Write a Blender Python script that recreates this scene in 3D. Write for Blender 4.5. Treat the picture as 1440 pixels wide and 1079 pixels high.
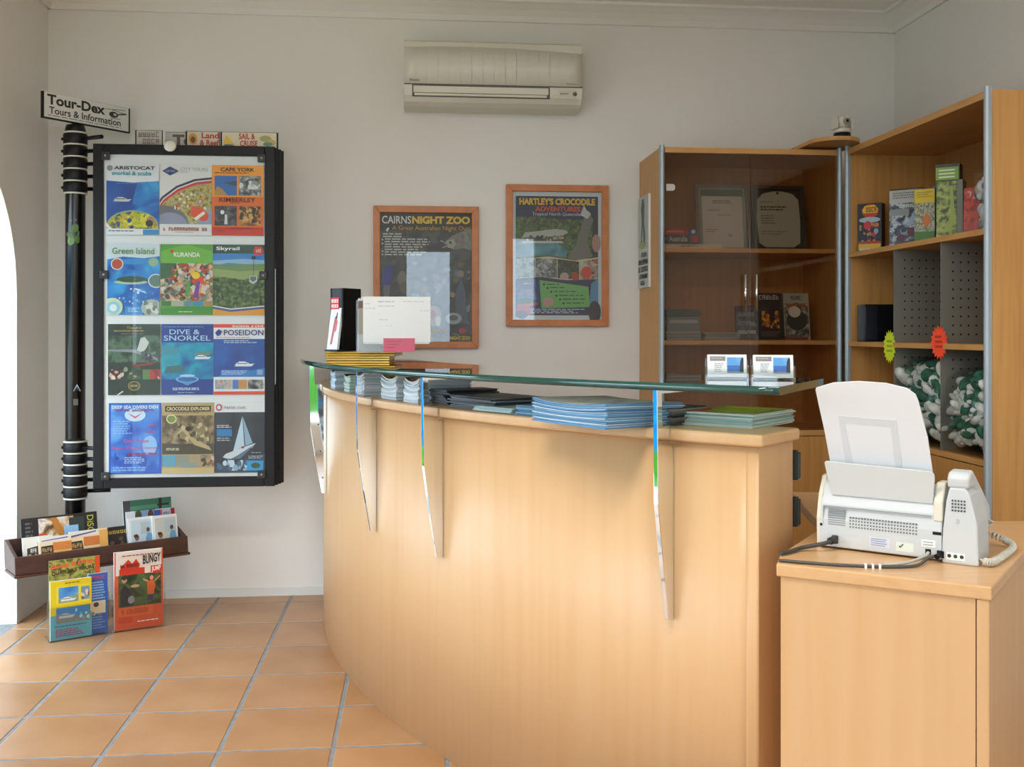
import bpy, bmesh, math, random
from mathutils import Matrix, Vector

for o in list(bpy.data.objects):
    bpy.data.objects.remove(o, do_unlink=True)
SC = bpy.context.scene
COL = SC.collection
PI = math.pi
R = math.radians
RND = random.Random(7)

# ---------------------------------------------------------------- camera, sky, light, exposure
cam_d = bpy.data.cameras.new('camera')
cam = bpy.data.objects.new('camera', cam_d)
COL.objects.link(cam)
cam_d.sensor_width = 36.0
cam_d.lens = 1430 / 1440 * 36.0
cam_d.shift_y = -(539.5 - 466) / 1440
cam_d.clip_start = 0.02
cam.location = (0, 0, 1.15)
cam.rotation_euler = (PI / 2, 0, -math.atan2(135, 1430))
SC.camera = cam

world = bpy.data.worlds.new('world')
SC.world = world
world.use_nodes = True
wn = world.node_tree
wn.nodes.clear()
w_out = wn.nodes.new('ShaderNodeOutputWorld')
w_bg = wn.nodes.new('ShaderNodeBackground')
w_bg.inputs['Color'].default_value = (0.72, 0.87, 1.0, 1)
w_bg.inputs['Strength'].default_value = 5.0
wn.links.new(w_bg.outputs[0], w_out.inputs[0])

SC.view_settings.view_transform = 'Standard'
SC.view_settings.look = 'None'
SC.view_settings.gamma = 1.0
SC.view_settings.use_curve_mapping = False
SC.view_settings.exposure = 0.42
SC.cycles.use_denoising = True
SC.cycles.max_bounces = 8
SC.cycles.use_adaptive_sampling = True
SC.cycles.adaptive_threshold = 0.03
SC.cycles.diffuse_bounces = 5
SC.cycles.transparent_max_bounces = 16
SC.cycles.caustics_reflective = False
SC.cycles.caustics_refractive = False
SC.cycles.sample_clamp_indirect = 6.0


def daylight(name, loc, rot, sx, sy, power=None, color=(0.86, 0.94, 1.0)):
    d = bpy.data.lights.new(name, 'AREA')
    d.shape = 'RECTANGLE'
    d.size, d.size_y = sx, sy
    if power is None:
        d.cycles.is_portal = True
    else:
        d.energy = power
        d.color = color
    o = bpy.data.objects.new(name, d)
    o.location = loc
    o.rotation_euler = rot
    COL.objects.link(o)
    return o


# daylight comes in by the openings behind the viewer and by the arches along the left side
ARCHES = (4.156, 2.36)                   # far jamb of each arch
JAMB_W, SPRING = 1.13, 1.30
OPEN_F = ((-1.42, -.45, 0.0, 2.40), (-.10, .36, 0.0, 2.0), (.62, 1.27, .30, 2.15))  # leftmost opening is added and made tall to admit more light
for x0, x1, z0, z1 in OPEN_F:
    daylight('front_portal', ((x0 + x1) / 2, -1.86, (z0 + z1) / 2), (PI / 2, 0, PI), x1 - x0, z1 - z0)
for jy in ARCHES:
    daylight('arch_portal', (-1.845, jy - JAMB_W / 2, .935), (PI / 2, 0, PI / 2), JAMB_W, 1.87)

# ---------------------------------------------------------------- materials
_mats = {}


def lin(h):
    h = h.lstrip('#')
    out = []
    for i in (0, 2, 4):
        c = int(h[i:i + 2], 16) / 255
        out.append(c / 12.92 if c <= 0.04045 else ((c + 0.055) / 1.055) ** 2.4)
    return (*out, 1)


def newmat(name):
    m = bpy.data.materials.new(name)
    m.use_nodes = True
    nt = m.node_tree
    return m, nt, nt.nodes['Principled BSDF']


def flat(h, rough=0.5, metal=0.0, spec=0.5):
    k = (h, rough, metal, spec)
    if k not in _mats:
        m, nt, b = newmat('flat_' + h.lstrip('#'))
        b.inputs['Base Color'].default_value = lin(h)
        b.inputs['Roughness'].default_value = rough
        b.inputs['Metallic'].default_value = metal
        b.inputs['Specular IOR Level'].default_value = spec
        _mats[k] = m
    return _mats[k]


def noise_mat(name, cols, scale=(1, 1, 1), nscale=5.0, detail=4.0, rough=0.5, bump=0.0, bscale=60, kind='noise',
              spec=0.5, coord='Object', sharp=False, dist=0.0, rndval=0.0):
    k = ('n', name)
    if k in _mats:
        return _mats[k]
    m, nt, b = newmat(name)
    N, L = nt.nodes, nt.links
    tc = N.new('ShaderNodeTexCoord')
    mp = N.new('ShaderNodeMapping')
    mp.inputs['Scale'].default_value = scale
    L.new(tc.outputs[coord], mp.inputs['Vector'])
    if kind == 'voronoi':
        t = N.new('ShaderNodeTexVoronoi')
        t.inputs['Scale'].default_value = nscale
        sep = N.new('ShaderNodeSeparateColor')
        L.new(t.outputs['Color'], sep.inputs[0])
        fac = sep.outputs[0]
    else:
        t = N.new('ShaderNodeTexNoise')
        t.inputs['Scale'].default_value = nscale
        t.inputs['Detail'].default_value = detail
        t.inputs['Distortion'].default_value = dist
        fac = t.outputs['Fac']
    L.new(mp.outputs[0], t.inputs['Vector'])
    cr = N.new('ShaderNodeValToRGB')
    el = cr.color_ramp.elements
    n = len(cols)
    lo, hi = (0.0, 1.0) if kind == 'voronoi' else (0.30, 0.70)
    while len(el) < n:
        el.new(0.5)
    for i, c in enumerate(cols):
        el[i].position = lo + (hi - lo) * i / max(1, n - 1)
        el[i].color = lin(c)
    if sharp:
        cr.color_ramp.interpolation = 'CONSTANT'
    L.new(fac, cr.inputs[0])
    colout = cr.outputs[0]
    if rndval:
        oi = N.new('ShaderNodeObjectInfo')
        mr = N.new('ShaderNodeMapRange')
        mr.inputs['To Min'].default_value = 1 - rndval
        mr.inputs['To Max'].default_value = 1 + rndval
        L.new(oi.outputs['Random'], mr.inputs['Value'])
        hs = N.new('ShaderNodeHueSaturation')
        L.new(mr.outputs[0], hs.inputs['Value'])
        L.new(colout, hs.inputs['Color'])
        colout = hs.outputs[0]
    L.new(colout, b.inputs['Base Color'])
    b.inputs['Roughness'].default_value = rough
    b.inputs['Specular IOR Level'].default_value = spec
    if bump:
        t2 = N.new('ShaderNodeTexNoise')
        t2.inputs['Scale'].default_value = bscale
        t2.inputs['Detail'].default_value = 3
        L.new(tc.outputs[coord], t2.inputs['Vector'])
        bp = N.new('ShaderNodeBump')
        bp.inputs['Strength'].default_value = bump
        bp.inputs['Distance'].default_value = 0.002
        L.new(t2.outputs['Fac'], bp.inputs['Height'])
        L.new(bp.outputs[0], b.inputs['Normal'])
    _mats[k] = m
    return m


def thin_glass(name, tint, gloss=(1, 1, 1, 1), ior=1.5, mult=1.0, rough=0.0):
    k = ('g', name)
    if k in _mats:
        return _mats[k]
    m = bpy.data.materials.new(name)
    m.use_nodes = True
    nt = m.node_tree
    N, L = nt.nodes, nt.links
    N.clear()
    out = N.new('ShaderNodeOutputMaterial')
    mix = N.new('ShaderNodeMixShader')
    tr = N.new('ShaderNodeBsdfTransparent')
    tr.inputs[0].default_value = tint
    gl = N.new('ShaderNodeBsdfGlossy')
    gl.inputs['Color'].default_value = gloss
    gl.inputs['Roughness'].default_value = rough
    fr = N.new('ShaderNodeFresnel')
    fr.inputs['IOR'].default_value = ior
    mu = N.new('ShaderNodeMath')
    mu.operation = 'MULTIPLY'
    mu.use_clamp = True
    mu.inputs[1].default_value = mult
    L.new(fr.outputs[0], mu.inputs[0])
    L.new(mu.outputs[0], mix.inputs[0])
    L.new(tr.outputs[0], mix.inputs[1])
    L.new(gl.outputs[0], mix.inputs[2])
    L.new(mix.outputs[0], out.inputs[0])
    _mats[k] = m
    return m


WALL = noise_mat('wall_paint', ['#e6e3dc', '#e9e6e0'], nscale=3, rough=0.7, bump=0.08, bscale=120, spec=0.25)
CEIL = noise_mat('ceiling_paint', ['#eceae4', '#efede8'], nscale=3, rough=0.75, spec=0.2)
CORN = flat('#e8e5de', 0.6, 0, 0.3)
TILE = noise_mat('terracotta_tile', ['#a6784f', '#b0845b', '#b88d66'], nscale=3.5, detail=5, rough=0.32, bump=0.12, bscale=25,
                 spec=0.45, rndval=0.10)
GROUT = noise_mat('grout', ['#7f8385', '#94979a'], nscale=30, rough=0.85)
BEECH = noise_mat('beech_laminate', ['#cfa474', '#d2a97a', '#d4ac7e'], scale=(14, 14, .7), nscale=2.2, detail=5, rough=0.38, spec=0.45)
BEECH_TOP = noise_mat('beech_laminate_top', ['#cfa270', '#d4a979', '#d7ad7e'], scale=(2, 26, 26), nscale=2.2, detail=5, rough=0.3)
WOODC = noise_mat('cabinet_veneer', ['#c08a4c', '#cb9756', '#d19e5d'], scale=(30, 30, 1.3), nscale=2.0, detail=5, rough=0.42, spec=0.4)
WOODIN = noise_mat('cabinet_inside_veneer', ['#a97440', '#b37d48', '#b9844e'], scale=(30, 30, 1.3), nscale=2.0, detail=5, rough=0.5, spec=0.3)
WOODH = noise_mat('cabinet_shelf_veneer', ['#c68f50', '#d29d5c', '#d8a463'], scale=(3, 3, 30), nscale=2.0, detail=4, rough=0.42)
FRAMEW = noise_mat('poster_frame_wood', ['#b56a35', '#c1743c', '#c97d45'], scale=(6, 6, 6), nscale=3, detail=5, rough=0.4)
DARKW = noise_mat('dark_stained_wood', ['#3a2219', '#46291f', '#513126'], scale=(3, 14, 14), nscale=3, detail=4, rough=0.45)
ALU = flat('#a9b4b9', 0.42, 0.35)
CHROME = flat('#eef1f2', 0.04, 1.0)
BLACK = flat('#0e0e0f', 0.45, 0, 0.3)
BLACKG = flat('#101010', 0.22)
WHITEP = flat('#f0f0ee', 0.6)
ACW = flat('#ddd8c8', 0.45)
ACD = flat('#57534a', 0.6)
FAXW = flat('#c6cacb', 0.45)
FAXL = flat('#d6d0c0', 0.5)
GREYP = flat('#8d8d89', 0.5)
RUB = flat('#2b2b2c', 0.55)
CLEAR = thin_glass('clear_acrylic', (0.97, 0.98, 0.98, 1), mult=.5)
BOARDP = thin_glass('display_acrylic', (0.975, 0.985, 0.985, 1), mult=.3)
PANE = thin_glass('picture_glass', (0.96, 0.97, 0.97, 1), mult=.8)
SMOKE = thin_glass('smoked_door_glass', (0.85, 0.80, 0.74, 1), mult=.55)
GTOP = thin_glass('counter_glass_face', (0.80, 0.92, 0.88, 1), mult=1.6)
GEDGE = flat('#12463f', 0.06, 0.0, 0.9)


# ---------------------------------------------------------------- mesh helpers
def clip_poly(poly, x0=0.0, y0=0.0, x1=1.0, y1=1.0):
    def cut(p, f, inter):
        out = []
        for i in range(len(p)):
            a, b = p[i - 1], p[i]
            fa, fb = f(a), f(b)
            if fa != fb:
                out.append(inter(a, b))
            if fb:
                out.append(b)
        return out
    ix = lambda X: (lambda a, b: (X, a[1] + (b[1] - a[1]) * (X - a[0]) / (b[0] - a[0])))
    iy = lambda Y: (lambda a, b: (a[0] + (b[0] - a[0]) * (Y - a[1]) / (b[1] - a[1]), Y))
    for f, it in ((lambda q: q[0] >= x0, ix(x0)), (lambda q: q[0] <= x1, ix(x1)),
                  (lambda q: q[1] >= y0, iy(y0)), (lambda q: q[1] <= y1, iy(y1))):
        if not poly:
            return []
        poly = cut(poly, f, it)
    return poly


class MB:
    def __init__(s):
        s.v, s.f, s.m, s.sm, s.mats = [], [], [], [], []

    def mi(s, m):
        if m not in s.mats:
            s.mats.append(m)
        return s.mats.index(m)

    def add(s, vs, fs, m, smooth=False, M=None):
        o = len(s.v)
        for v in vs:
            s.v.append(tuple(M @ Vector(v)) if M is not None else tuple(v))
        k = s.mi(m)
        for f in fs:
            s.f.append([i + o for i in f])
            s.m.append(k)
            s.sm.append(smooth)
        return s

    def box(s, x0, x1, y0, y1, z0, z1, m, M=None):
        vs = [(x, y, z) for x in (x0, x1) for y in (y0, y1) for z in (z0, z1)]
        return s.add(vs, [(0, 1, 3, 2), (4, 6, 7, 5), (0, 4, 5, 1), (2, 3, 7, 6), (0, 2, 6, 4), (1, 5, 7, 3)], m, False, M)

    def prism(s, pts, axis, a0, a1, m, M=None, smooth=False):
        mk = {'x': lambda a, p: (a, p[0], p[1]), 'y': lambda a, p: (p[0], a, p[1]), 'z': lambda a, p: (p[0], p[1], a)}[axis]
        n = len(pts)
        vs = [mk(a0, p) for p in pts] + [mk(a1, p) for p in pts]
        s.add(vs, [list(range(n)), list(range(2 * n - 1, n - 1, -1))], m, False, M)
        return s.add(vs, [(i, (i + 1) % n, n + (i + 1) % n, n + i) for i in range(n)], m, smooth, M)

    def tube(s, path, r, m, n=8, M=None, smooth=True, cap=True):
        P = [Vector(p) for p in path]
        rs = r if isinstance(r, (list, tuple)) else [r] * len(P)
        vs = []
        up = None
        for i, p in enumerate(P):
            t = (P[min(i + 1, len(P) - 1)] - P[max(i - 1, 0)]).normalized()
            if up is None:
                up = Vector((0, 0, 1)) if abs(t.z) < 0.9 else Vector((1, 0, 0))
            a = t.cross(up).normalized()
            up = a.cross(t).normalized()
            for k in range(n):
                q = 2 * PI * k / n
                vs.append(p + (a * math.cos(q) + up * math.sin(q)) * rs[i])
        fs = []
        for i in range(len(P) - 1):
            for k in range(n):
                fs.append((i * n + k, i * n + (k + 1) % n, (i + 1) * n + (k + 1) % n, (i + 1) * n + k))
        s.add(vs, fs, m, smooth, M)
        if cap:
            s.add(vs[:n], [list(range(n))], m, False, M)
            s.add(vs[-n:], [list(range(n))], m, False, M)
        return s

    def lathe(s, prof, c, m, n=24, M=None, smooth=True):
        vs = [(c[0] + r * math.cos(2 * PI * k / n), c[1] + r * math.sin(2 * PI * k / n), c[2] + z) for r, z in prof for k in range(n)]
        fs = [(i * n + k, i * n + (k + 1) % n, (i + 1) * n + (k + 1) % n, (i + 1) * n + k) for i in range(len(prof) - 1) for k in range(n)]
        s.add(vs, fs, m, smooth, M)
        s.add(vs[:n], [list(range(n))], m, False, M)
        s.add(vs[-n:], [list(range(n))], m, False, M)
        return s

    def ell(s, c, r, m, nu=12, nv=8, M=None):
        vs = []
        for j in range(nv + 1):
            t = PI * j / nv
            for i in range(nu):
                p = 2 * PI * i / nu
                vs.append((c[0] + r[0] * math.sin(t) * math.cos(p), c[1] + r[1] * math.sin(t) * math.sin(p), c[2] + r[2] * math.cos(t)))
        fs = [(j * nu + i, j * nu + (i + 1) % nu, (j + 1) * nu + (i + 1) % nu, (j + 1) * nu + i) for j in range(nv) for i in range(nu)]
        return s.add(vs, fs, m, True, M)

    def arc(s, c, r0, r1, a0, a1, z0, z1, m, n=48, mside=None, mend=None, skew=0.0):
        """sector of a ring, angles in degrees; mside = material of the curved edges"""
        vs = []
        for i in range(n + 1):
            ai = R(a0 + (a1 + skew - a0) * i / n)
            ao = R(a0 + (a1 - a0) * i / n)
            for r, z, a in ((r0, z0, ai), (r1, z0, ao), (r1, z1, ao), (r0, z1, ai)):
                vs.append((c[0] + r * math.cos(a), c[1] + r * math.sin(a), z))
        bot = [(4 * i, 4 * i + 1, 4 * i + 5, 4 * i + 4) for i in range(n)]
        out = [(4 * i + 1, 4 * i + 2, 4 * i + 6, 4 * i + 5) for i in range(n)]
        top = [(4 * i + 2, 4 * i + 3, 4 * i + 7, 4 * i + 6) for i in range(n)]
        inn = [(4 * i + 3, 4 * i, 4 * i + 4, 4 * i + 7) for i in range(n)]
        s.add(vs, bot + top, m, False)
        s.add(vs, out + inn, mside or m, True)
        e = 4 * n
        return s.add(vs, [(0, 1, 2, 3), (e, e + 1, e + 2, e + 3)], mend or mside or m, False)

    def build(s, name, parent=None, bevel=0.0, seg=2, fix=True):
        me = bpy.data.meshes.new(name)
        me.from_pydata(s.v, [], s.f)
        for m in s.mats:
            me.materials.append(m)
        me.polygons.foreach_set('material_index', s.m)
        me.polygons.foreach_set('use_smooth', s.sm)
        if fix:
            bm = bmesh.new()
            bm.from_mesh(me)
            bmesh.ops.remove_doubles(bm, verts=bm.verts, dist=1e-6)
            bmesh.ops.recalc_face_normals(bm, faces=bm.faces)
            bm.to_mesh(me)
            bm.free()
        me.update()
        o = bpy.data.objects.new(name, me)
        COL.objects.link(o)
        if parent is not None:
            o.parent = parent
        if bevel:
            b = o.modifiers.new('bevel', 'BEVEL')
            b.width = bevel
            b.segments = seg
            b.limit_method = 'ANGLE'
            b.angle_limit = R(40)
        return o


def tag(o, label=None, cat=None, group=None, kind=None):
    if label:
        o['label'] = label
    if cat:
        o['category'] = cat
    if group:
        o['group'] = group
    if kind:
        o['kind'] = kind
    return o


def thing(name, label, cat, loc=(0, 0, 0), rot=(0, 0, 0), group=None):
    o = bpy.data.objects.new(name, None)
    o.empty_display_size = 0.05
    o.location = loc
    o.rotation_euler = rot
    COL.objects.link(o)
    return tag(o, label, cat, group)


def struct(name, mb, parent=None, **kw):
    o = mb.build(name, parent, **kw)
    if parent is None:
        o['kind'] = 'structure'
    return o


def add_copy(src, parent, loc, rot=(0, 0, 0), scale=(1, 1, 1)):
    c = src.copy()
    COL.objects.link(c)
    c.parent = parent
    c.location = loc
    c.rotation_euler = rot
    c.scale = scale
    return c


# ---------------------------------------------------------------- flat print (covers, posters, signs)
_txt = {}


def text_mesh(body, bold=0.0):
    k = (body, bold)
    if k not in _txt:
        cu = bpy.data.curves.new('lettering_curve', 'FONT')
        cu.body = body
        cu.size = 1.0
        cu.offset = bold
        cu.resolution_u = 3
        cu.fill_mode = 'FRONT'
        ob = bpy.data.objects.new('lettering_curve', cu)
        COL.objects.link(ob)
        bpy.context.view_layer.update()
        dg = bpy.context.evaluated_depsgraph_get()
        me = bpy.data.meshes.new_from_object(ob.evaluated_get(dg))
        vs = [tuple(v.co[:2]) for v in me.vertices]
        fs = [list(p.vertices) for p in me.polygons]
        bpy.data.objects.remove(ob, do_unlink=True)
        bpy.data.curves.remove(cu)
        bpy.data.meshes.remove(me)
        xs = [v[0] for v in vs] or [0, 1]
        ys = [v[1] for v in vs] or [0, 1]
        _txt[k] = (vs, fs, min(xs), max(xs), min(ys), max(ys))
    return _txt[k]


def pcol(c):
    return c if not isinstance(c, str) else flat(c, 0.45)


def print_on(root, w, h, spec, y=0.0, dz=0.00022, name='cover_print', lname='lettering'):
    """flat print on the face y of a sheet w x h whose lower left corner is (-w/2, 0)"""
    pic, let = MB(), MB()
    for i, op in enumerate(spec):
        yy = y - dz * (i + 1)
        k = op[0]
        P = lambda q: (-w / 2 + q[0] * w, yy, q[1] * h)

        def poly(pts, c, tgt=pic):
            pts = clip_poly(pts)
            if len(pts) > 2:
                tgt.add([P(q) for q in pts], [list(range(len(pts)))], pcol(c))
        if k == 'r':
            poly([(op[1], op[2]), (op[3], op[2]), (op[3], op[4]), (op[1], op[4])], op[5])
        elif k == 'e':
            n = 20
            poly([(op[1] + op[3] * math.cos(2 * PI * j / n), op[2] + op[4] * math.sin(2 * PI * j / n)) for j in range(n)], op[5])
        elif k == 'p':
            poly(list(op[1]), op[2])
        elif k == 'b':      # random blobs inside a box: x0 y0 x1 y1 n size cols
            rr = random.Random(i * 31 + int(w * 1e5) + op[5])
            for j in range(op[5]):
                cx, cy = rr.uniform(op[1], op[3]), rr.uniform(op[2], op[4])
                rx = op[6] * rr.uniform(.5, 1.2)
                ry = rx * w / h * rr.uniform(.7, 1.7)
                a0 = rr.uniform(0, 6)
                yj = yy - dz * .9 * j / op[5]
                q = [(min(max(cx + rx * math.cos(a0 + t) * rr.uniform(.6, 1.1), op[1]), op[3]),
                      min(max(cy + ry * math.sin(a0 + t) * rr.uniform(.6, 1.1), op[2]), op[4])) for t in [2 * PI * z / 7 for z in range(7)]]
                q = clip_poly(q)
                if len(q) > 2:
                    pic.add([(-w / 2 + p_[0] * w, yj, p_[1] * h) for p_ in q], [list(range(len(q)))], pcol(rr.choice(op[7])))
        elif k == 'l':      # fine print: x0 y0 x1 y1 lines colour
            rr = random.Random(i * 17 + op[5])
            for j in range(op[5]):
                y1 = op[4] - (op[4] - op[2]) * j / op[5]
                y0 = y1 - (op[4] - op[2]) / op[5] * .5
                x = op[1]
                xe = op[1] + (op[3] - op[1]) * rr.uniform(.7, 1)
                while x < xe:
                    ww = rr.uniform(.03, .1)
                    let.add([P(q) for q in ((x, y0), (min(x + ww, xe), y0), (min(x + ww, xe), y1), (x, y1))], [(0, 1, 2, 3)], pcol(op[6]))
                    x += ww + .015
        elif k == 'g':      # worn, unreadable lettering: x0 y0 x1 y1 n colour
            rr = random.Random(i * 13 + op[5])
            n = op[5]
            st = (op[3] - op[1]) / n
            for j in range(n):
                if rr.random() < .1:
                    continue
                xa, xb = op[1] + st * j, op[1] + st * (j + .78)
                t = st * .26
                th = (op[4] - op[2]) * .22
                segs = [(xa, op[2], xa + t, op[4])]
                if rr.random() < .7:
                    segs.append((xb - t, op[2], xb, op[4]))
                for yk in rr.sample([op[2], (op[2] + op[4] - th) / 2, op[4] - th], 2):
                    segs.append((xa, yk, xb, yk + th))
                for sg in segs:
                    let.add([P(q) for q in ((sg[0], sg[1]), (sg[2], sg[1]), (sg[2], sg[3]), (sg[0], sg[3]))], [(0, 1, 2, 3)], pcol(op[6]))
        elif k == 't':      # text, x0, y0, x1, y1, colour, bold, slope, rot90
            body, x0, y0, x1, y1, c = op[1:7]
            bold = op[7] if len(op) > 7 else 0.0
            slope = op[8] if len(op) > 8 else 0.0
            rot = op[9] if len(op) > 9 else False
            vs, fs, ax, bx, ay, by = text_mesh(body, bold)
            out = []
            for (u, v) in vs:
                a, b_ = (u - ax) / (bx - ax), (v - ay) / (by - ay)
                if rot:
                    a, b_ = b_, 1 - a
                xx = x0 + a * (x1 - x0)
                out.append((xx, y0 + b_ * (y1 - y0) + slope * (xx - x0)))
            let.add([P(q) for q in out], fs, pcol(c))
    if pic.f:
        pic.build(name, root, fix=False)['kind'] = 'stuff'
    if let.f:
        let.build(lname, root, fix=False)['kind'] = 'stuff'


def sheet(name, label, cat, w, h, t, spec, loc, rot=(0, 0, 0), group=None, paper=WHITEP, parent=None):
    """a printed sheet, card or booklet: front face at y = 0 looking to -y, bottom centre at the origin"""
    mb = MB().box(-w / 2, w / 2, 0, t, 0, h, paper)
    o = mb.build(name, parent)
    o.location = loc
    o.rotation_euler = rot
    if parent is None:
        tag(o, label, cat, group)
    print_on(o, w, h, spec)
    return o


def photo(key, cols, ns=40, kind='noise', detail=5, dist=0.6):
    return noise_mat('photo_' + key, cols, nscale=ns, detail=detail, rough=0.4, kind=kind, dist=dist)


REEF = photo('reef', ['#4b4a20', '#8a7a2f', '#c9b25c', '#7e8a80', '#d9d6c0'], 55)
CORAL = photo('coral', ['#1e2c38', '#33485a', '#8c8a2a', '#d8c22c', '#3a4a5a'], 45)
JUNGLE = photo('jungle', ['#16240f', '#2c421b', '#4f6a2e', '#7d9150'], 60)
BUSH = photo('bush', ['#12190f', '#26331c', '#44503a', '#6d725c'], 50)
CROWD = photo('crowd', ['#3a2418', '#b04a2a', '#e2c19a', '#2f5a34', '#d8d2c4', '#7a2d2d'], 70, 'voronoi')
NIGHT = photo('night', ['#07090c', '#14181b', '#2a2f33', '#4a4d4c', '#20262c'], 18)
WATER = photo('water', ['#0b3f8f', '#1260b4', '#1e86cf', '#35a5dc'], 14)
DEEP = photo('deep_water', ['#123a86', '#174a9a', '#1e5cae'], 10)
TEAL = photo('teal_water', ['#0a4a88', '#0e6fa8', '#12a0b8', '#2a8a9a'], 12)
ROCK = photo('rock', ['#3a3022', '#5f5038', '#8c7a58', '#b3a27c'], 30)
SKYB = photo('sky', ['#2d78c8', '#5aa0dc', '#b4d4ea'], 8)
GREYPH = photo('grey_scene', ['#2a2c2c', '#55585a', '#9a9c98', '#d0d0cc'], 45)
DARKPH = photo('dark_scene', ['#101216', '#23262e', '#474b52', '#6e6a64'], 40)
WARMPH = photo('warm_scene', ['#4a2a12', '#8a5220', '#c68a3a', '#e0b870'], 40)
ORANGEG = photo('orange_cover', ['#e88a1e', '#f09a22', '#f4a62a'], 5)
# ================================================================ THE ROOM
XL, XR, YB, YF, ZC = -1.56, 2.196, 4.50, -1.85, 2.60

fl = MB().box(XL - 0.3, XR + 0.15, YF - 0.2, YB + 0.15, -0.06, -0.0018, GROUT)
floor = struct('floor', fl)
TP = 0.31
tm = MB().box(-TP / 2 + .0055, TP / 2 - .0055, -TP / 2 + .0055, TP / 2 - .0055, -0.012, 0.0, TILE)
t0 = None
ix0, ix1 = math.floor((XL + .537) / TP), math.ceil((XR + .537) / TP)
cells = []
for i in range(ix0, ix1):
    for j in range(-17, 4):
        cx, cy = -0.537 + (i + .5) * TP, 3.464 + (j + .5) * TP
        if cy < YF or cx > 2.1:
            continue
        # only where the floor is open (under the counter, desk and cupboards it is not seen)
        if cx > 1.2 and cy > 2.6:
            continue
        cells.append((cx, cy))
cells = sorted(cells, key=lambda c: (c[0] + .5) ** 2 + (c[1] - 3.2) ** 2)[:296]


def cut_tile(cx, cy):
    x0, x1 = max(cx - TP / 2 + .0055, XL), min(cx + TP / 2 - .0055, XR)
    y0, y1 = max(cy - TP / 2 + .0055, YF), min(cy + TP / 2 - .0055, YB)
    return x0 - cx, x1 - cx, y0 - cy, y1 - cy


for (cx, cy) in cells:
    x0, x1, y0, y1 = cut_tile(cx, cy)
    if x1 - x0 < .02 or y1 - y0 < .02:
        continue
    whole = (x1 - x0) > TP - .02 and (y1 - y0) > TP - .02
    if whole and t0 is not None:
        add_copy(t0, floor, (cx, cy, 0))
        continue
    o = MB().box(x0, x1, y0, y1, -.012, 0, TILE).build('tile', floor, bevel=.003, seg=2)
    o.location = (cx, cy, 0)
    if whole:
        t0 = o

struct('ceiling', MB().box(XL - .3, XR + .15, YF - .2, YB + .15, ZC, ZC + .1, CEIL))
struct('wall_back', MB().box(XL - .3, XR + .15, YB, YB + .15, 0, ZC, WALL))
struct('wall_right', MB().box(XR, XR + .15, YF - .2, YB, 0, ZC, WALL))
wl = MB()
yy = YB
for jy in ARCHES:
    wl.box(XL - .28, XL, jy, yy, 0, ZC, WALL)
    ar = JAMB_W / 2
    pts = [(jy - ar + ar * math.cos(PI * k / 28), SPRING + ar * math.sin(PI * k / 28)) for k in range(29)]
    for a, b in zip(pts[:-1], pts[1:]):
        wl.prism([a, b, (b[0], ZC), (a[0], ZC)], 'x', XL - .28, XL, WALL)
    yy = jy - JAMB_W
wl.box(XL - .28, XL, YF, yy, 0, ZC, WALL)
struct('wall_left', wl)
# front wall behind the viewer: doorway, shop window and an added light opening
wf = MB()
x = XL
for x0, x1, z0, z1 in OPEN_F:
    wf.box(x, x0, YF - .15, YF, 0, ZC, WALL)
    wf.box(x0, x1, YF - .15, YF, z1, ZC, WALL)
    if z0:
        wf.box(x0, x1, YF - .15, YF, 0, z0, WALL)
    x = x1
wf.box(x, XR, YF - .15, YF, 0, ZC, WALL)
struct('wall_front', wf)
# cornice
cp = [(0, 0), (0, .078), (-.09, .078), (-.09, .066), (-.075, .062), (-.045, .045), (-.022, .022), (-.014, .006), (-.012, 0)]
struct('trim_1', MB().prism([(YB + a, ZC - .078 + b) for a, b in cp], 'x', XL, XR, CORN))
struct('trim_2', MB().prism([(XR + a, ZC - .078 + b) for a, b in cp], 'y', YF, YB, CORN))
struct('trim_3', MB().prism([(XL - a, ZC - .078 + b) for a, b in cp], 'y', YF, YB, CORN))
struct('baseboard_back', MB().box(XL, XR, YB - .006, YB, 0, .035, flat('#dcdcd8', .6)))

# outside the doorway and the arch: paving, lawn, pool
OUT = flat('#c9c4ba', .8)
LAWN = noise_mat('lawn', ['#1c3c0e', '#2f5a18', '#437526'], nscale=8, rough=.9, spec=0)
struct('ground_paving', MB().box(XL - .3, 14, -7, YF - .2, -.12, -.06, OUT))
struct('ground_side_paving', MB().box(-4.3, XL - .3, -7, 60, -.12, -.06, OUT))
struct('ground_lawn', MB().box(-6.0, -4.3, -7, 60, -.12, -.05, LAWN))
struct('ground_front_lawn', MB().box(-6, 14, -30, -7, -.12, -.05, LAWN))
struct('ground_pool', MB().box(-60, -6.0, -30, 60, -.12, -.07, noise_mat('pool_water', ['#0a4468', '#0d4f78', '#145c88'], nscale=1.5, rough=.9, spec=0)))

# two unseen ceiling tube lights, added to brighten the upper walls
def added_ceiling_light(label, x, y, watt):
    t = thing('added_ceiling_light', label, 'light', (x, y, ZC), (0, 0, 0), 'added ceiling tube lights')
    MB().box(-.62, .62, -.09, .09, -.035, -.001, flat('#e8e8e4', .4)).build('housing', t, bevel=.004)
    em = bpy.data.materials.new('added_tube_glow')
    em.use_nodes = True
    b = em.node_tree.nodes['Principled BSDF']
    b.inputs['Emission Color'].default_value = (1, .94, .84, 1)
    b.inputs['Emission Strength'].default_value = 4.0
    for yy in (-.045, .045):
        MB().tube([(-.59, yy, -.055), (.59, yy, -.055)], .013, em, 12).build('tube', t)
    d = daylight('added_fill_light', (0, 0, -.075), (0, 0, 0), 1.2, .16, watt, (1, .97, .92))
    d.parent = t


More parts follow.
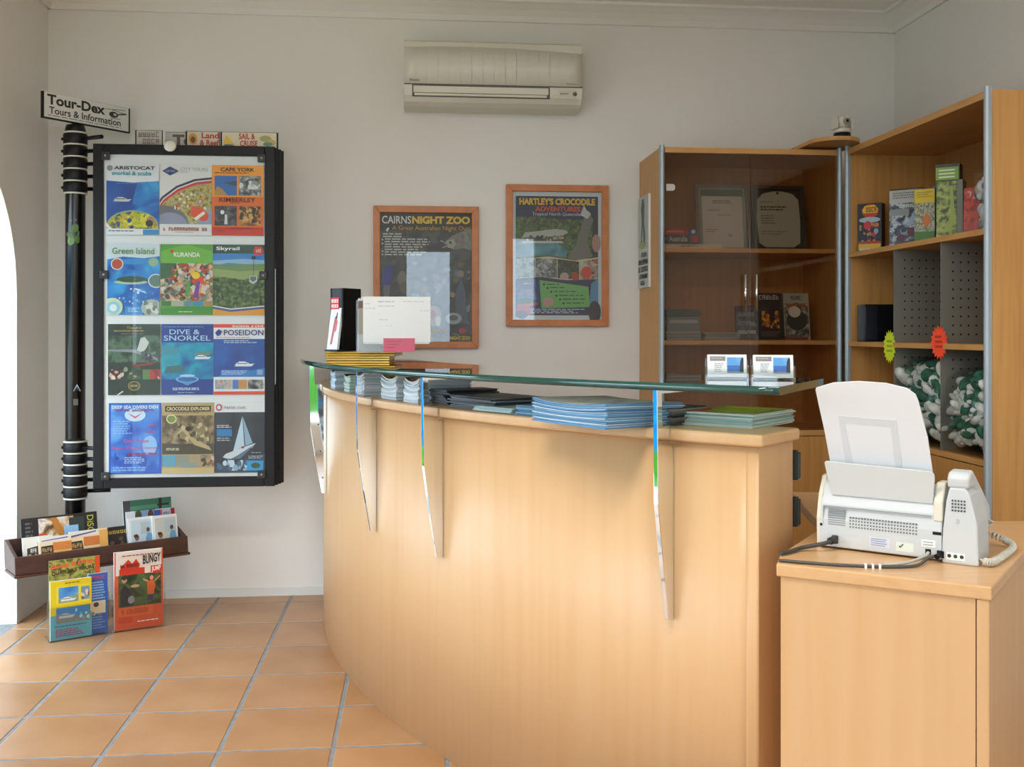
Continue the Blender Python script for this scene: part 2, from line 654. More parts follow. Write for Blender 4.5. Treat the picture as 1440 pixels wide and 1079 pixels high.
added_ceiling_light('added unseen tube light above the viewer, nearer the arches', -.35, 1.1, 25.0)
added_ceiling_light('added unseen tube light above the viewer, nearer the right wall', 1.15, 1.1, 6.0)

# ================================================================ AIR CONDITIONER
ac = thing('air_conditioner', 'white split air conditioner high on the back wall', 'air conditioner', (-.051, YB, 2.113))
AWD = .762
prof = [(0, 0), (-.13, 0), (-.165, .012), (-.186, .034), (-.190, .05), (-.190, .24), (-.182, .262), (-.165, .273), (-.14, .277), (0, .277)]
MB().prism(prof, 'x', 0, AWD, ACW, smooth=False).build('body', ac, bevel=.004)
fp = MB()
n = 16
for i in range(n):
    x0, x1 = AWD * i / n + .001, AWD * (i + 1) / n - (.001 if i == n - 1 else 0)
    d = lambda x: .012 - .006 * ((x / AWD - .5) * 2) ** 2
    zt = lambda x: .240 - .016 * ((x / AWD - .35) / .65) ** 2
    za, zb = zt(x0), zt(x1)
    vs = [(x0, -.188 - d(x0), .083), (x1, -.188 - d(x1), .083), (x1, -.186 - d(x1), zb), (x0, -.186 - d(x0), za),
          (x0, -.180, .083), (x1, -.180, .083), (x1, -.180, zb), (x0, -.180, za)]
    fs = [(0, 1, 2, 3), (0, 4, 5, 1), (3, 2, 6, 7)]
    if i == 0:
        fs.append((0, 3, 7, 4))
    if i == n - 1:
        fs.append((1, 5, 6, 2))
    fp.add(vs, fs, ACW, True)
fo = fp.build('front_panel', ac)
pr = MB()
pr.add([(AWD * i / n + .002, -.1885, .2405 - .016 * ((i / n - .35) / .65) ** 2) for i in range(n + 1)] +
       [(AWD * i / n + .002, -.1885, .2440 - .016 * ((i / n - .35) / .65) ** 2) for i in range(n + 1)],
       [(i, i + 1, n + 2 + i, n + 1 + i) for i in range(n)], ACD)
pr.build('panel_gap', ac, fix=False)
MB().box(.035, .62, -.1915, -.17, .030, .078, ACD).build('outlet_slot', ac)
lo = MB().box(.040, .614, -.197, -.186, .045, .0735, ACW).build('louver', ac, bevel=.002)
MB().box(.044, .608, -.196, -.184, .033, .043, ACW).build('louver', ac, bevel=.002)
MB().box(.002, .760, -.1965, -.187, .0795, .0815, ACD).build('panel_gap', ac)
MB().box(.655, .735, -.1920, -.188, .030, .068, flat('#d3cdbc', .4)).build('display_strip', ac, bevel=.001)
MB().lathe([(0.0001, 0), (.009, 0), (.009, .004), (.0001, .004)], (0, 0, 0), flat('#6b675d', .4), 14,
           Matrix.Translation((.728, -.191, .052)) @ Matrix.Rotation(PI / 2, 4, 'X')).build('button', ac)
mk = MB()
for x in (.665, .672, .679, .687, .695):
    mk.box(x, x + .005, -.1928, -.191, .050, .056, flat('#77736a'))
mk.box(.025, .03, -.2000, -.188, .093, .101, flat('#8b867a')).box(.031, .065, -.2003, -.188, .094, .097, flat('#8b867a'))
mk.box(.69, .735, -.2000, -.188, .092, .0955, flat('#a8a396'))
mk.build('marking', ac)['kind'] = 'stuff'

# ================================================================ POSTERS
def framed_poster(label, x0, x1, z0, z1, spec, mat_board):
    w, h = x1 - x0, z1 - z0
    t = thing('framed_poster', label, 'poster', ((x0 + x1) / 2, YB - .001, z0))
    b = .029
    for (nm, q) in (('frame_rail', [(-w / 2, 0), (w / 2, 0), (w / 2 - b, b), (-w / 2 + b, b)]),
                    ('frame_rail', [(-w / 2, h), (w / 2, h), (w / 2 - b, h - b), (-w / 2 + b, h - b)]),
                    ('frame_stile', [(-w / 2, 0), (-w / 2 + b, b), (-w / 2 + b, h - b), (-w / 2, h)]),
                    ('frame_stile', [(w / 2, 0), (w / 2 - b, b), (w / 2 - b, h - b), (w / 2, h)])):
        MB().prism(q, 'y', -.026, 0, FRAMEW).build(nm, t, bevel=.002)
    iw, ih = w - 2 * b, h - 2 * b
    pp = MB().box(-iw / 2, iw / 2, -.010, -.004, 0, ih, mat_board).build('poster_sheet', t)
    pp.location = (0, 0, b)
    print_on(pp, iw, ih, spec, y=-.010, dz=.00015)
    g = MB().box(-iw / 2, iw / 2, -.018, -.016, 0, ih, PANE).build('glass_pane', t)
    g.location = (0, 0, b)
    return t


spec1 = [('r', 0, 0, 1, 1, NIGHT), ('r', 0, .86, 1, 1, '#0c0d0e'),
         ('r', .28, .30, .78, .70, photo('zoo_night', ['#14181c', '#28323a', '#4d5a62', '#20303c'], 25)),
         ('b', .30, .05, .98, .62, 70, .045, ['#2a3440', '#3d4c5c', '#56646e', '#1c242c', '#6b5c48', '#75828c']),
         ('p', [(.62, .10), (.66, .36), (.70, .44), (.74, .36), (.76, .10)], '#3a4a5e'), ('e', .70, .47, .03, .025, '#8a7262'), ('p', [(.80, .12), (.83, .40), (.88, .50), (.93, .40), (.95, .12)], '#4c5a6c'), ('e', .88, .53, .032, .026, '#94806e'),
         ('p', [(.40, .10), (.43, .32), (.48, .38), (.53, .32), (.55, .10)], '#5a5248'), ('e', .48, .41, .028, .024, '#8c7866'), ('p', [(.70, .10), (.74, .28), (.79, .34), (.83, .27), (.84, .10)], '#2c3644'), ('e', .79, .365, .028, .022, '#a08a74'),
         ('p', [(.74, .74), (.80, .715), (.90, .73), (1, .71), (1, .885), (.90, .86), (.82, .835), (.76, .81), (.72, .78)], '#7f7c73'), ('p', [(.70, .765), (.73, .79), (.80, .80), (.83, .76), (.79, .725), (.73, .735)], '#a8a398'), ('p', [(.77, .80), (.79, .835), (.82, .80)], '#8c7a70'), ('e', .765, .772, .014, .011, '#121212'), ('e', .715, .752, .016, .010, '#6a4c46'),
         ('p', [(.66, .79), (.70, .775), (.70, .77), (.655, .783)], '#c9c6bc'), ('p', [(.68, .735), (.72, .745), (.72, .74), (.675, .728)], '#c9c6bc'), ('b', .82, .73, 1, .85, 14, .03, ['#8c897f', '#6f6c64', '#97948a']),
         ('p', [(.02, .52), (.08, .60), (.14, .60), (.13, .50), (.10, .44), (.03, .44)], '#2c3596'), ('e', .15, .615, .035, .022, '#54483c'),
         ('p', [(.03, .44), (.11, .44), (.09, .22), (.05, .22)], '#6d6a78'), ('e', .24, .49, .05, .06, '#7b7468'), ('e', .27, .42, .06, .05, '#5f584c'),
         ('r', .0, .0, .78, .10, '#0b0c0d'), ('e', .58, .20, .09, .08, '#a28a70'), ('e', .57, .21, .035, .035, '#9c2f24'), ('e', .63, .16, .03, .04, '#d9d0c0'),
         ('e', .80, .18, .09, .045, '#a9b2b8'), ('e', .80, .185, .05, .022, '#59646c'), ('e', .90, .10, .09, .05, '#28364a'), ('e', .90, .085, .045, .022, '#b93a30'),
         ('p', [(.06, .865), (.085, .885), (.10, .88), (.08, .85)], '#dfeaf0'),
         ('t', 'CAIRNS', .02, .915, .335, .975, '#f1f1ea', .012), ('t', 'NIGHT ZOO', .345, .915, .98, .975, '#f2c52a', .05),
         ('t', 'A Great Australian Night Out!', .13, .855, .98, .90, '#e0ac2a', .0),
         ('l', .03, .80, .26, .84, 2, '#cfcfc8'), ('l', .05, .66, .55, .80, 7, '#cfcfc8'),
         ('e', .025, .79, .01, .006, '#cfcfc8'), ('e', .025, .76, .01, .006, '#cfcfc8'), ('e', .025, .70, .01, .006, '#cfcfc8'), ('e', .025, .675, .01, .006, '#cfcfc8'),
         ('l', .46, .035, .76, .09, 3, '#c9a233'), ('t', 'NIGHT ZOO', .76, .015, .98, .042, '#f2c52a', .03)]
framed_poster('wood framed night zoo poster with dark animal scenes on the back wall', -.185, .274, 1.075, 1.699, spec1, flat('#111214', .4))
NAVY = '#1c2a52'
spec2 = [('r', .035, .035, .96, .965, NAVY),
         ('p', [(.035, .80), (.3, .805), (.55, .785), (.96, .79), (.96, .50), (.70, .47), (.4, .50), (.035, .47)], JUNGLE),
         ('p', [(.035, .60), (.16, .62), (.5, .60), (.62, .55), (.6, .49), (.4, .50), (.035, .49)], photo('river', ['#2f5a66', '#4d8a98', '#80b4be'], 14)),
         ('p', [(.10, .64), (.55, .655), (.62, .68), (.60, .70), (.48, .71), (.14, .68)], '#b9bcae'), ('r', .14, .60, .58, .64, '#39413a'),
         ('b', .15, .60, .57, .66, 24, .02, ['#d8d4c8', '#5a4a3c', '#22261f', '#a89a84']), ('p', [(.10, .595), (.58, .60), (.55, .615), (.12, .615)], '#d2d0c2'),
         ('p', [(.62, .48), (.72, .60), (.80, .80), (.86, .86), (.90, .78), (.84, .62), (.88, .50), (.8, .46)], '#77726a'),
         ('p', [(.76, .82), (.80, .90), (.83, .86), (.88, .83), (.84, .79)], '#c9cac4'), ('p', [(.88, .52), (.96, .48), (.96, .84), (.91, .82)], '#2c2a30'), ('e', .94, .60, .05, .07, '#b48a74'),
         ('p', [(.035, .47), (.4, .495), (.7, .465), (.96, .49), (.96, .32), (.6, .31), (.3, .335), (.035, .32)], '#d9cf9c'),
         ('p', [(.035, .465), (.25, .48), (.25, .335), (.035, .325)], photo('hbirds', ['#3c4a4c', '#6c7c7a', '#a8b4b0', '#26302c'], 35)),
         ('p', [(.258, .48), (.495, .475), (.495, .325), (.258, .335)], GREYPH), ('p', [(.503, .475), (.745, .455), (.745, .315), (.503, .325)], BUSH),
         ('p', [(.753, .455), (.96, .48), (.96, .325), (.753, .315)], CROWD), ('e', .83, .37, .06, .05, '#d8452c'), ('e', .70, .34, .035, .035, '#c33a24'), ('e', .58, .34, .05, .03, '#c8a09c'),
         ('p', [(.30, .31), (.85, .26), (.87, .10), (.32, .09)], '#74b862'), ('r', .035, .09, .30, .31, '#22407c'), ('e', .16, .17, .11, .07, '#3c7ab0'), ('e', .16, .145, .10, .025, '#274a38'),
         ('p', [(.05, .10), (.28, .115), (.28, .135), (.05, .12)], '#d0442c'), ('p', [(.06, .205), (.17, .225), (.27, .205), (.26, .195), (.17, .213), (.07, .195)], '#c8402c'),
         ('e', .40, .14, .06, .035, '#cf9a92'), ('e', .12, .07, .09, .045, '#c8302c'), ('e', .10, .04, .07, .03, '#35305c'), ('p', [(.86, .10), (.96, .14), (.96, .33), (.88, .28)], '#5b94b8'), ('e', .92, .06, .07, .09, '#2c2430'),
         ('t', "HARTLEY'S CROCODILE", .075, .895, .925, .95, '#f0c22a', .05), ('t', 'ADVENTURES', .25, .845, .76, .885, '#e0582c', .04),
         ('t', 'Tropical North Queensland', .22, .805, .80, .838, '#d8dce4', .0),
         ('l', .20, .045, .82, .085, 3, '#c9cedb'), ('l', .12, .27, .22, .285, 1, '#d8dce4'),
         ('l', .38, .265, .55, .28, 1, '#28502c'), ('l', .42, .24, .62, .255, 1, '#28502c'), ('l', .46, .21, .72, .225, 1, '#28502c'), ('l', .52, .18, .80, .195, 1, '#28502c'), ('l', .56, .15, .83, .165, 1, '#28502c'), ('l', .60, .12, .84, .135, 1, '#28502c'),
         ('e', .35, .275, .012, .008, '#18301c'), ('e', .39, .247, .012, .008, '#18301c'), ('e', .43, .218, .012, .008, '#18301c'), ('e', .49, .188, .012, .008, '#18301c'), ('e', .53, .158, .012, .008, '#18301c'), ('e', .57, .128, .012, .008, '#18301c')]
framed_poster('wood framed crocodile adventure poster with navy heading on the back wall', .397, .855, 1.172, 1.800, spec2, flat('#dfe2e2', .5))

# ================================================================ RECEPTION COUNTER
CC = (3.02, 4.457)


def pol(r, a, z=0.0):
    return (CC[0] + r * math.cos(R(a)), CC[1] + r * math.sin(R(a)), z)


A0, A1 = 180.2, 226.65
ct = thing('reception_counter', 'curved beech reception counter with raised glass top on steel brackets', 'counter', (0, 0, 0))
MB().arc(CC, 3.375, 3.405, A0, A1, 0, .918, BEECH, 64).build('front_panel', ct)
MB().arc(CC, 3.235, 3.255, A0, A1, 0, .918, BEECH, 64).build('rear_panel', ct)
lg = MB()
lg.arc(CC, 3.225, 3.420, A0, A1 + .25, .918, .944, BEECH_TOP, 64, mside=BEECH)
lg.build('ledge', ct, bevel=.006, seg=3)
MB().arc(CC, 3.235, 3.405, A1 - .45, A1 + .02, 0, .918, BEECH, 4).build('end_panel', ct)
MB().arc(CC, 3.235, 3.405, A0, A0 + .45, 0, .918, BEECH, 4).build('end_panel', ct)
# raised glass top
ga0, ga1 = 181.5, 228.0
MB().arc(CC, 3.105, 3.495, ga0, ga1, 1.029, 1.045, GTOP, 64, mside=GEDGE, mend=GEDGE, skew=-1.0).build('glass_top', ct)
# polished flat-steel brackets, mirror bright
bp = [(3.4055, .540), (3.428, .540), (3.452, .660), (3.474, .800), (3.476, 1.020), (3.440, 1.024), (3.440, .9455), (3.4055, .9455)]
bz = [(3.4060, .540), (3.424, .540), (3.446, .660), (3.466, .790), (3.470, 1.029), (3.30, 1.029), (3.30, 1.019), (3.452, 1.019), (3.448, .952), (3.4215, .952), (3.4215, .912), (3.4060, .912)]
for a in (223.3, 210.0, 202.7, 189.8):
    ca, sa = math.cos(R(a)), math.sin(R(a))
    th = .0055
    q = MB()
    n = len(bz)
    vs = [(CC[0] + r * ca - s * th * sa, CC[1] + r * sa + s * th * ca, z) for s in (-1, 1) for r, z in bz]
    q.add(vs, [list(range(n)), list(range(2 * n - 1, n - 1, -1))] + [(i, (i + 1) % n, n + (i + 1) % n, n + i) for i in range(n)], CHROME)
    b = q.build('bracket', ct, bevel=.0012, seg=2)
    b['label'] = 'mirror-polished steel bracket'
    if a < 195:
        for rr_, z in ((3.436, .80), (3.428, .70), (3.420, .60)):
            sc = MB().ell((0, 0, 0), (.003, .003, .003), RUB, 8, 6).build('screw', b)
            sc.location = (CC[0] + rr_ * ca - th * sa, CC[1] + rr_ * sa + th * ca, z)
# dark hinges behind the end panel
e0 = pol(3.235, A1)
for z in (.835, .735):
    hx = MB().box(-.006, .006, -.010, .010, 0, .056, flat('#16302c', .35))
    hx.box(-.008, .004, -.006, .006, -.004, .060, RUB)
    h = hx.build('hinge', ct, bevel=.002)
    h.location = (e0[0] + .012, e0[1] + .012, z)
    h.rotation_euler = (0, 0, R(A1 - 180))
# ================================================================ RETURN DESK UNDER THE FAX
DZ = .72
NL, NR, DR = Vector((.664, 1.828)), Vector((.963, 1.625)), Vector((1.43, 2.178))
dk = thing('return_desk', 'beech return desk carrying the fax at the counter end', 'desk', (0, 0, 0))
top = [tuple(NL), tuple(NR), tuple(DR), (1.23, 2.20), (1.21, 2.60), (1.0, 2.64), (.892, 2.165), (.70, 1.905)]
MB().prism(top, 'z', DZ - .024, DZ, BEECH_TOP).build('desk_top', dk, bevel=.003)
dx = (NR - NL).normalized()
dyv = (DR - NR).normalized()


def wallpanel(p, q, t, z0, z1, m, inn):
    """upright panel from p to q, thickness t towards inn"""
    p, q, inn = Vector(p), Vector(q), Vector(inn)
    return MB().prism([tuple(p), tuple(q), tuple(q + inn * t), tuple(p + inn * t)], 'z', z0, z1, m)


o1 = dyv * .006
wallpanel(NL + o1 + dx * .006, NR + o1 - dx * .026, .018, 0, DZ - .024, BEECH, dyv).build('front_panel', dk)
wallpanel(NR + dyv * .003 - dx * .024, NR + dyv * .003 - dx * .004, .03, 0, DZ - .024, BEECH, dyv).build('corner_stile', dk, bevel=.002)
wallpanel(NR + dyv * .034 - dx * .006, DR - dx * .006 - dyv * .02, .018, 0, DZ - .024, BEECH, -dx).build('side_panel', dk)
wallpanel(NL + o1 + dx * .006 + dyv * .02, Vector((.885, 2.15)), .018, 0, DZ - .024, BEECH, dx).build('side_panel', dk)
wallpanel(Vector((1.21, 2.18)), Vector((1.19, 2.58)), .018, 0, DZ - .024, BEECH, -dx).build('leg_panel', dk)

# ================================================================ GLASS-DOOR CUPBOARD
CX0, CX1, CY0, CY1, CH = 1.000, 1.772, 4.100, 4.495, 1.908
cb = thing('glass_door_cupboard', 'tall veneered cupboard with two smoked glass doors in the corner', 'cupboard', (0, 0, 0))
MB().box(CX0, CX0 + .02, CY0 + .018, CY1, 0, CH, WOODC).build('side_panel', cb)
MB().box(CX1 - .02, CX1, CY0 + .018, CY1, 0, CH, WOODC).build('side_panel', cb)
MB().box(CX0 + .02, CX1 - .02, CY1 - .012, CY1, .06, CH - .022, WOODIN).build('back_panel', cb)
MB().box(CX0 + .02, CX1 - .02, CY0 + .004, CY1, CH - .022, CH, WOODH).build('top_panel', cb)
for z in (1.495, 1.112):
    MB().box(CX0 + .02, CX1 - .02, CY0 + .02, CY1 - .012, z - .018, z, WOODH).build('shelf', cb)
MB().box(CX0 + .02, CX1 - .02, CY0 + .004, CY1 - .012, .715, .737, WOODH).build('shelf', cb)
MB().box(CX0 + .02, CX1 - .02, CY0 + .02, CY1 - .012, .05, .07, WOODH).build('bottom_panel', cb)
for x in (CX0 - .002, CX1 - .018):
    MB().prism([(x, CY0 + .018), (x, CY0 + .006), (x + .004, CY0 - .001), (x + .010, CY0 - .003), (x + .016, CY0 - .001), (x + .020, CY0 + .006), (x + .020, CY0 + .018)],
               'z', 0, CH + .008, ALU, smooth=False).build('aluminium_edge', cb)
xm = 1.380
for x0, x1, hx in ((CX0 + .021, xm - .0015, 1.351), (xm + .0015, CX1 - .021, 1.398)):
    d = MB().box(x0, x1, CY0 + .002, CY0 + .007, .742, CH - .026, SMOKE).build('glass_door', cb)
    d['label'] = 'smoked glass door'
    hb = MB()
    hb.tube([(hx, CY0 - .024, 1.232), (hx, CY0 - .024, 1.384)], .0055, CHROME, 10)
    hb.tube([(hx, CY0 - .024, 1.245), (hx, CY0 + .002, 1.245)], .004, CHROME, 8).tube([(hx, CY0 - .024, 1.371), (hx, CY0 + .002, 1.371)], .004, CHROME, 8)
    hb.build('handle', d)
    MB().box(x0, x1, CY0 + .002, CY0 + .018, .075, .712, WOODC).build('lower_door', cb, bevel=.001)
# a white label stuck on the door glass
tag(MB().prism([(0, 0), (.028, 0), (.033, .003), (.037, .009), (.037, .019), (.033, .025), (.028, .028), (0, .028)], 'y', 0, .0015, flat('#cfc6bb', .6)).build('sticker'),
    'small pale rounded sticker on the left smoked glass door', 'sticker').location = (1.024, CY0 + .0002, 1.728)

# ================================================================ OPEN BOOKCASE
BX0, BX1, BY0, BY1, BH = 1.780, 2.190, 3.030, 4.094, 1.908
bk = thing('open_bookcase', 'open veneered bookcase with aluminium edges along the right wall', 'bookcase', (0, 0, 0))
MB().box(BX0 + .018, BX1, BY0, BY0 + .024, 0, BH, WOODC).build('end_panel', bk)
MB().box(BX0 + .018, BX1, BY1 - .02, BY1, 0, BH, WOODC).build('end_panel', bk)
MB().box(BX1 - .012, BX1, BY0 + .024, BY1 - .02, .06, BH - .022, WOODIN).build('back_panel', bk)
MB().box(BX0 + .004, BX1, BY0 + .024, BY1 - .02, BH - .024, BH, WOODH).build('top_panel', bk)
for z in (1.475, 1.108, .742):
    MB().box(BX0 + .006, BX1 - .012, BY0 + .024, BY1 - .02, z - .019, z, WOODH).build('shelf', bk)
for y in (BY0 + .002, BY1 - .022):
    MB().prism([(BX0 + .018, y), (BX0 + .006, y), (BX0 - .001, y + .004), (BX0 - .003, y + .010), (BX0 - .001, y + .016), (BX0 + .006, y + .02), (BX0 + .018, y + .02)],
               'z', 0, BH + .012, ALU).build('aluminium_edge', bk)
for y0, y1 in ((BY0 + .026, 3.555), (3.559, BY1 - .022)):
    MB().box(BX0 + .008, BX0 + .026, y0, y1, .07, .719, WOODC).build('lower_door', bk, bevel=.001)
PERF = flat('#8a877c', .45, .3)
HOLE = flat('#25231f', .9)
for yd in (3.68, 3.335):
    for z0, z1 in ((.743, 1.088), (1.109, 1.455)):
        d = MB().box(BX0 + .012, BX1 - .014, yd - .002, yd + .002, z0, z1, PERF).build('divider', bk)
        d['label'] = 'grey perforated metal divider'
        hm = MB()
        for i in range(12):
            for j in range(10):
                x, z = BX0 + .055 + i * .028, z0 + .03 + j * .031
                vs = [(x + .0038 * math.cos(PI * k / 3), yd - .0024, z + .0038 * math.sin(PI * k / 3)) for k in range(6)]
                hm.add(vs, [list(range(6))], HOLE)
        hm.build('perforation', d, fix=False)['kind'] = 'stuff'

# rounded corner plate on top of both, with the camera on it
cpl = [(1.61, 4.10)]
for k in range(13):
    a = PI + PI * k / 12
    cpl.append((1.715 + .105 * math.cos(a), 4.055 + .105 * math.sin(a)))
cpl += [(1.82, 4.10), (1.82, 4.45), (1.61, 4.45)]
tag(MB().prism(cpl, 'z', BH + .0125, BH + .030, WOODH).build('corner_shelf', bevel=.002), 'rounded veneer plate bridging the tops of cupboard and bookcase', 'shelf')
wc = thing('security_camera', 'small white pan and tilt camera on the corner plate', 'camera', (1.727, 3.995, BH + .0302), (0, 0, R(12)))
wc.scale = (1.08, 1.08, 1.08)
WCW = flat('#d8d4c6', .4)
MB().lathe([(.030, 0), (.032, .004), (.032, .012), (.028, .016)], (0, 0, 0), BLACK, 20).build('base', wc)
MB().lathe([(.030, .0165), (.033, .02), (.031, .030), (.026, .034)], (0, 0, 0), WCW, 20).build('turntable', wc)
for s in (-1, 1):
    MB().prism([(-.018, .03), (.018, .03), (.018, .066), (.010, .078), (-.010, .078), (-.018, .066)], 'x', s * .033 - .005, s * .033 + .005, WCW).build('yoke_arm', wc, bevel=.002)
hd = MB().ell((0, 0, .06), (.026, .027, .026), WCW, 18, 12).build('camera_head', wc)
MB().lathe([(.012, 0), (.012, .006), (.009, .008)], (0, 0, 0), flat('#9a968a', .3), 16, Matrix.Translation((0, -.024, .058)) @ Matrix.Rotation(PI / 2, 4, 'X')).build('lens_ring', hd)
MB().lathe([(.006, 0), (.006, .0095), (.003, .0105)], (0, 0, 0), BLACKG, 12, Matrix.Translation((0, -.024, .058)) @ Matrix.Rotation(PI / 2, 4, 'X')).build('lens', hd)

# ---------------------------------------------------------------- cupboard contents
SH1, SH2 = 1.4955, 1.1125


def flatbook(label, w, d, h, loc, rz, cover, spec, group=None, pages='#d8d4c4'):
    """book lying flat, spine towards -y"""
    t = thing('book', label, 'book', loc, (0, 0, rz), group)
    c = MB().box(-w / 2, w / 2, 0, .002, 0, h, flat(cover, .4)).box(-w / 2, w / 2, .002, d, 0, .0015, flat(cover, .4)).box(-w / 2, w / 2, .002, d, h - .0015, h, flat(cover, .4))
    co = c.build('cover', t)
    print_on(co, w, h, spec, name='spine_print')
    MB().box(-w / 2 + .003, w / 2 - .003, .002, d - .003, .0015, h - .0015, flat(pages, .7)).build('pages', t)
    return t


flatbook('cream booklet at the bottom of the small book pile in the cupboard', .255, .16, .023, (1.163, 4.205, SH1), R(2), '#d8cfb8', [('l', .3, .3, .7, .7, 1, '#8a8272')])
flatbook('navy travel guide with a white title, middle of the cupboard book pile', .155, .13, .040, (1.113, 4.195, SH1 + .023), R(-3), '#262b4c',
         [('t', 'Australia', .16, .25, .66, .80, '#d8dae4', .01), ('g', .03, .4, .12, .62, 3, '#7a7ea0'), ('r', .72, 0, 1, 1, '#3a4c7a'), ('e', .86, .5, .10, .4, '#b03430')])
flatbook('red paperback on top of the cupboard book pile', .150, .12, .024, (1.108, 4.2, SH1 + .063), R(2), '#b5221f',
         [('g', .12, .35, .62, .65, 9, '#e0b8b0'), ('r', .74, 0, 1, 1, '#2c4a8c'), ('e', .88, .5, .06, .35, '#d0d8e0')])


def certificate(label, x, y, w, h, spec, frame):
    t = thing('framed_certificate', label, 'certificate', (x, y, SH1), (R(-8), 0, 0), 'certificates in the cupboard')
    b = .014
    for q in ([(-w / 2, 0), (w / 2, 0), (w / 2 - b, b), (-w / 2 + b, b)], [(-w / 2, h), (w / 2, h), (w / 2 - b, h - b), (-w / 2 + b, h - b)],
              [(-w / 2, 0), (-w / 2 + b, b), (-w / 2 + b, h - b), (-w / 2, h)], [(w / 2, 0), (w / 2 - b, b), (w / 2 - b, h - b), (w / 2, h)]):
        MB().prism(q, 'y', 0, .014, frame).build('frame_bar', t)
    s = MB().box(-w / 2 + b, w / 2 - b, .006, .010, b, h - b, flat('#d9d6d0', .6)).build('certificate_sheet', t)
    iw, ih = w - 2 * b, h - 2 * b
    before = set(bpy.data.objects)
    print_on(s, iw, ih, spec, y=.006)
    for o in set(bpy.data.objects) - before:
        o.location.z = b
    MB().box(-w / 2 + b, w / 2 - b, .0025, .004, b, h - b, CLEAR).build('glass_pane', t)
    return t


FR = flat('#6f6c68', .35, .6)
certificate('silver framed certificate with green top band, left of the pair', 1.330, 4.30, .238, .300,
            [('r', 0, 0, 1, 1, '#8f958e'), ('r', .05, .84, .95, .97, '#4c6258'), ('r', .07, .02, .93, .86, '#d5d2d4'), ('l', .3, .73, .75, .79, 2, '#6a6a6c'), ('l', .2, .60, .45, .64, 1, '#8a8a8c'), ('l', .4, .53, .7, .56, 1, '#8a8a8c'), ('l', .15, .25, .4, .32, 2, '#9a9a9c'), ('e', .65, .22, .04, .03, '#b8a8a4')], FR)
certificate('dark framed certificate with an arched pale panel, right of the pair', 1.582, 4.30, .238, .298,
            [('r', 0, 0, 1, 1, '#2f3230'), ('p', [(.06, .10), (.2, .03), (.8, .03), (.94, .10), (.96, .5), (.94, .82), (.82, .92), (.6, .96), (.4, .96), (.18, .92), (.06, .82), (.04, .5)], '#c9c8bf'), ('e', .5, .93, .03, .02, '#3a3c3a'), ('l', .12, .76, .4, .79, 1, '#7a7a76'), ('l', .12, .62, .7, .71, 2, '#3c3c3a'), ('l', .12, .40, .5, .56, 4, '#8a8a86'), ('l', .12, .22, .7, .3, 2, '#9a9a96')], flat('#3c3b38', .4))


def standing_book(label, w, h, t, loc, rz, lean, spec, cover='#22242a', group=None, name='book'):
    o = thing(name, label, 'book', loc, (R(-lean), 0, rz), group)
    c = MB().box(-w / 2, w / 2, 0, .0015, 0, h, flat(cover, .4)).box(-w / 2, w / 2, t - .0015, t, 0, h, flat(cover, .4)).box(-w / 2, -w / 2 + .0015, 0, t, 0, h, flat(cover, .4))
    co = c.build('cover', o)
    print_on(co, w, h, spec)
    MB().box(-w / 2 + .002, w / 2 - .003, .0015, t - .0015, .003, h - .003, flat('#d5d0c2', .7)).build('pages', o)
    return o


standing_book('dark blue lettered booklet standing behind the cupboard door handles', .095, .150, .012, (1.412, 4.235, SH2), R(-4), 10,
              [('r', 0, 0, 1, 1, DARKPH), ('g', .15, .68, .85, .80, 7, '#8a94b0'), ('g', .12, .42, .88, .54, 7, '#8a94b0'), ('g', .1, .18, .9, .28, 8, '#c8ccd8')], '#23283c')
standing_book('dark book with an orange flame picture standing in the cupboard', .108, .205, .012, (1.520, 4.245, SH2), R(-3), 9,
              [('r', 0, 0, 1, 1, '#1d1c20'), ('g', .08, .86, .9, .96, 6, '#b8bcc0'), ('b', .15, .25, .85, .62, 26, .09, ['#b8641e', '#d8862c', '#8c4416', '#e0a84a']), ('l', .1, .06, .9, .18, 3, '#6a6460')], '#1d1c20')
standing_book('white topped book with a dark wildlife photograph at the right of the cupboard', .112, .205, .010, (1.640, 4.25, SH2), R(-2), 9,
              [('r', 0, 0, 1, 1, '#a9aaa2'), ('r', .04, .05, .96, .78, GREYPH), ('e', .5, .42, .40, .22, '#3a3d38'), ('e', .42, .6, .24, .12, '#d8d8d0'), ('p', [(.05, .70), (.5, .80), (.95, .72), (.95, .68), (.5, .75), (.05, .66)], '#a0582c'), ('g', .3, .86, .7, .94, 5, '#55564f'), ('r', 0, 0, .9, .07, '#b4482c')], '#b9bab2')
tag(MB().prism([(-.05, 0), (.05, 0), (.05, .010), (-.05, .010)], 'y', 0, .05, flat('#9c4030', .5)).box(-.04, .03, .004, .046, .010, .016, flat('#6a6c70', .5)).build('leaflet_pack', bevel=.001),
    'small red and grey leaflet pack in front of the wildlife book', 'leaflets').location = (1.60, 4.16, SH2)


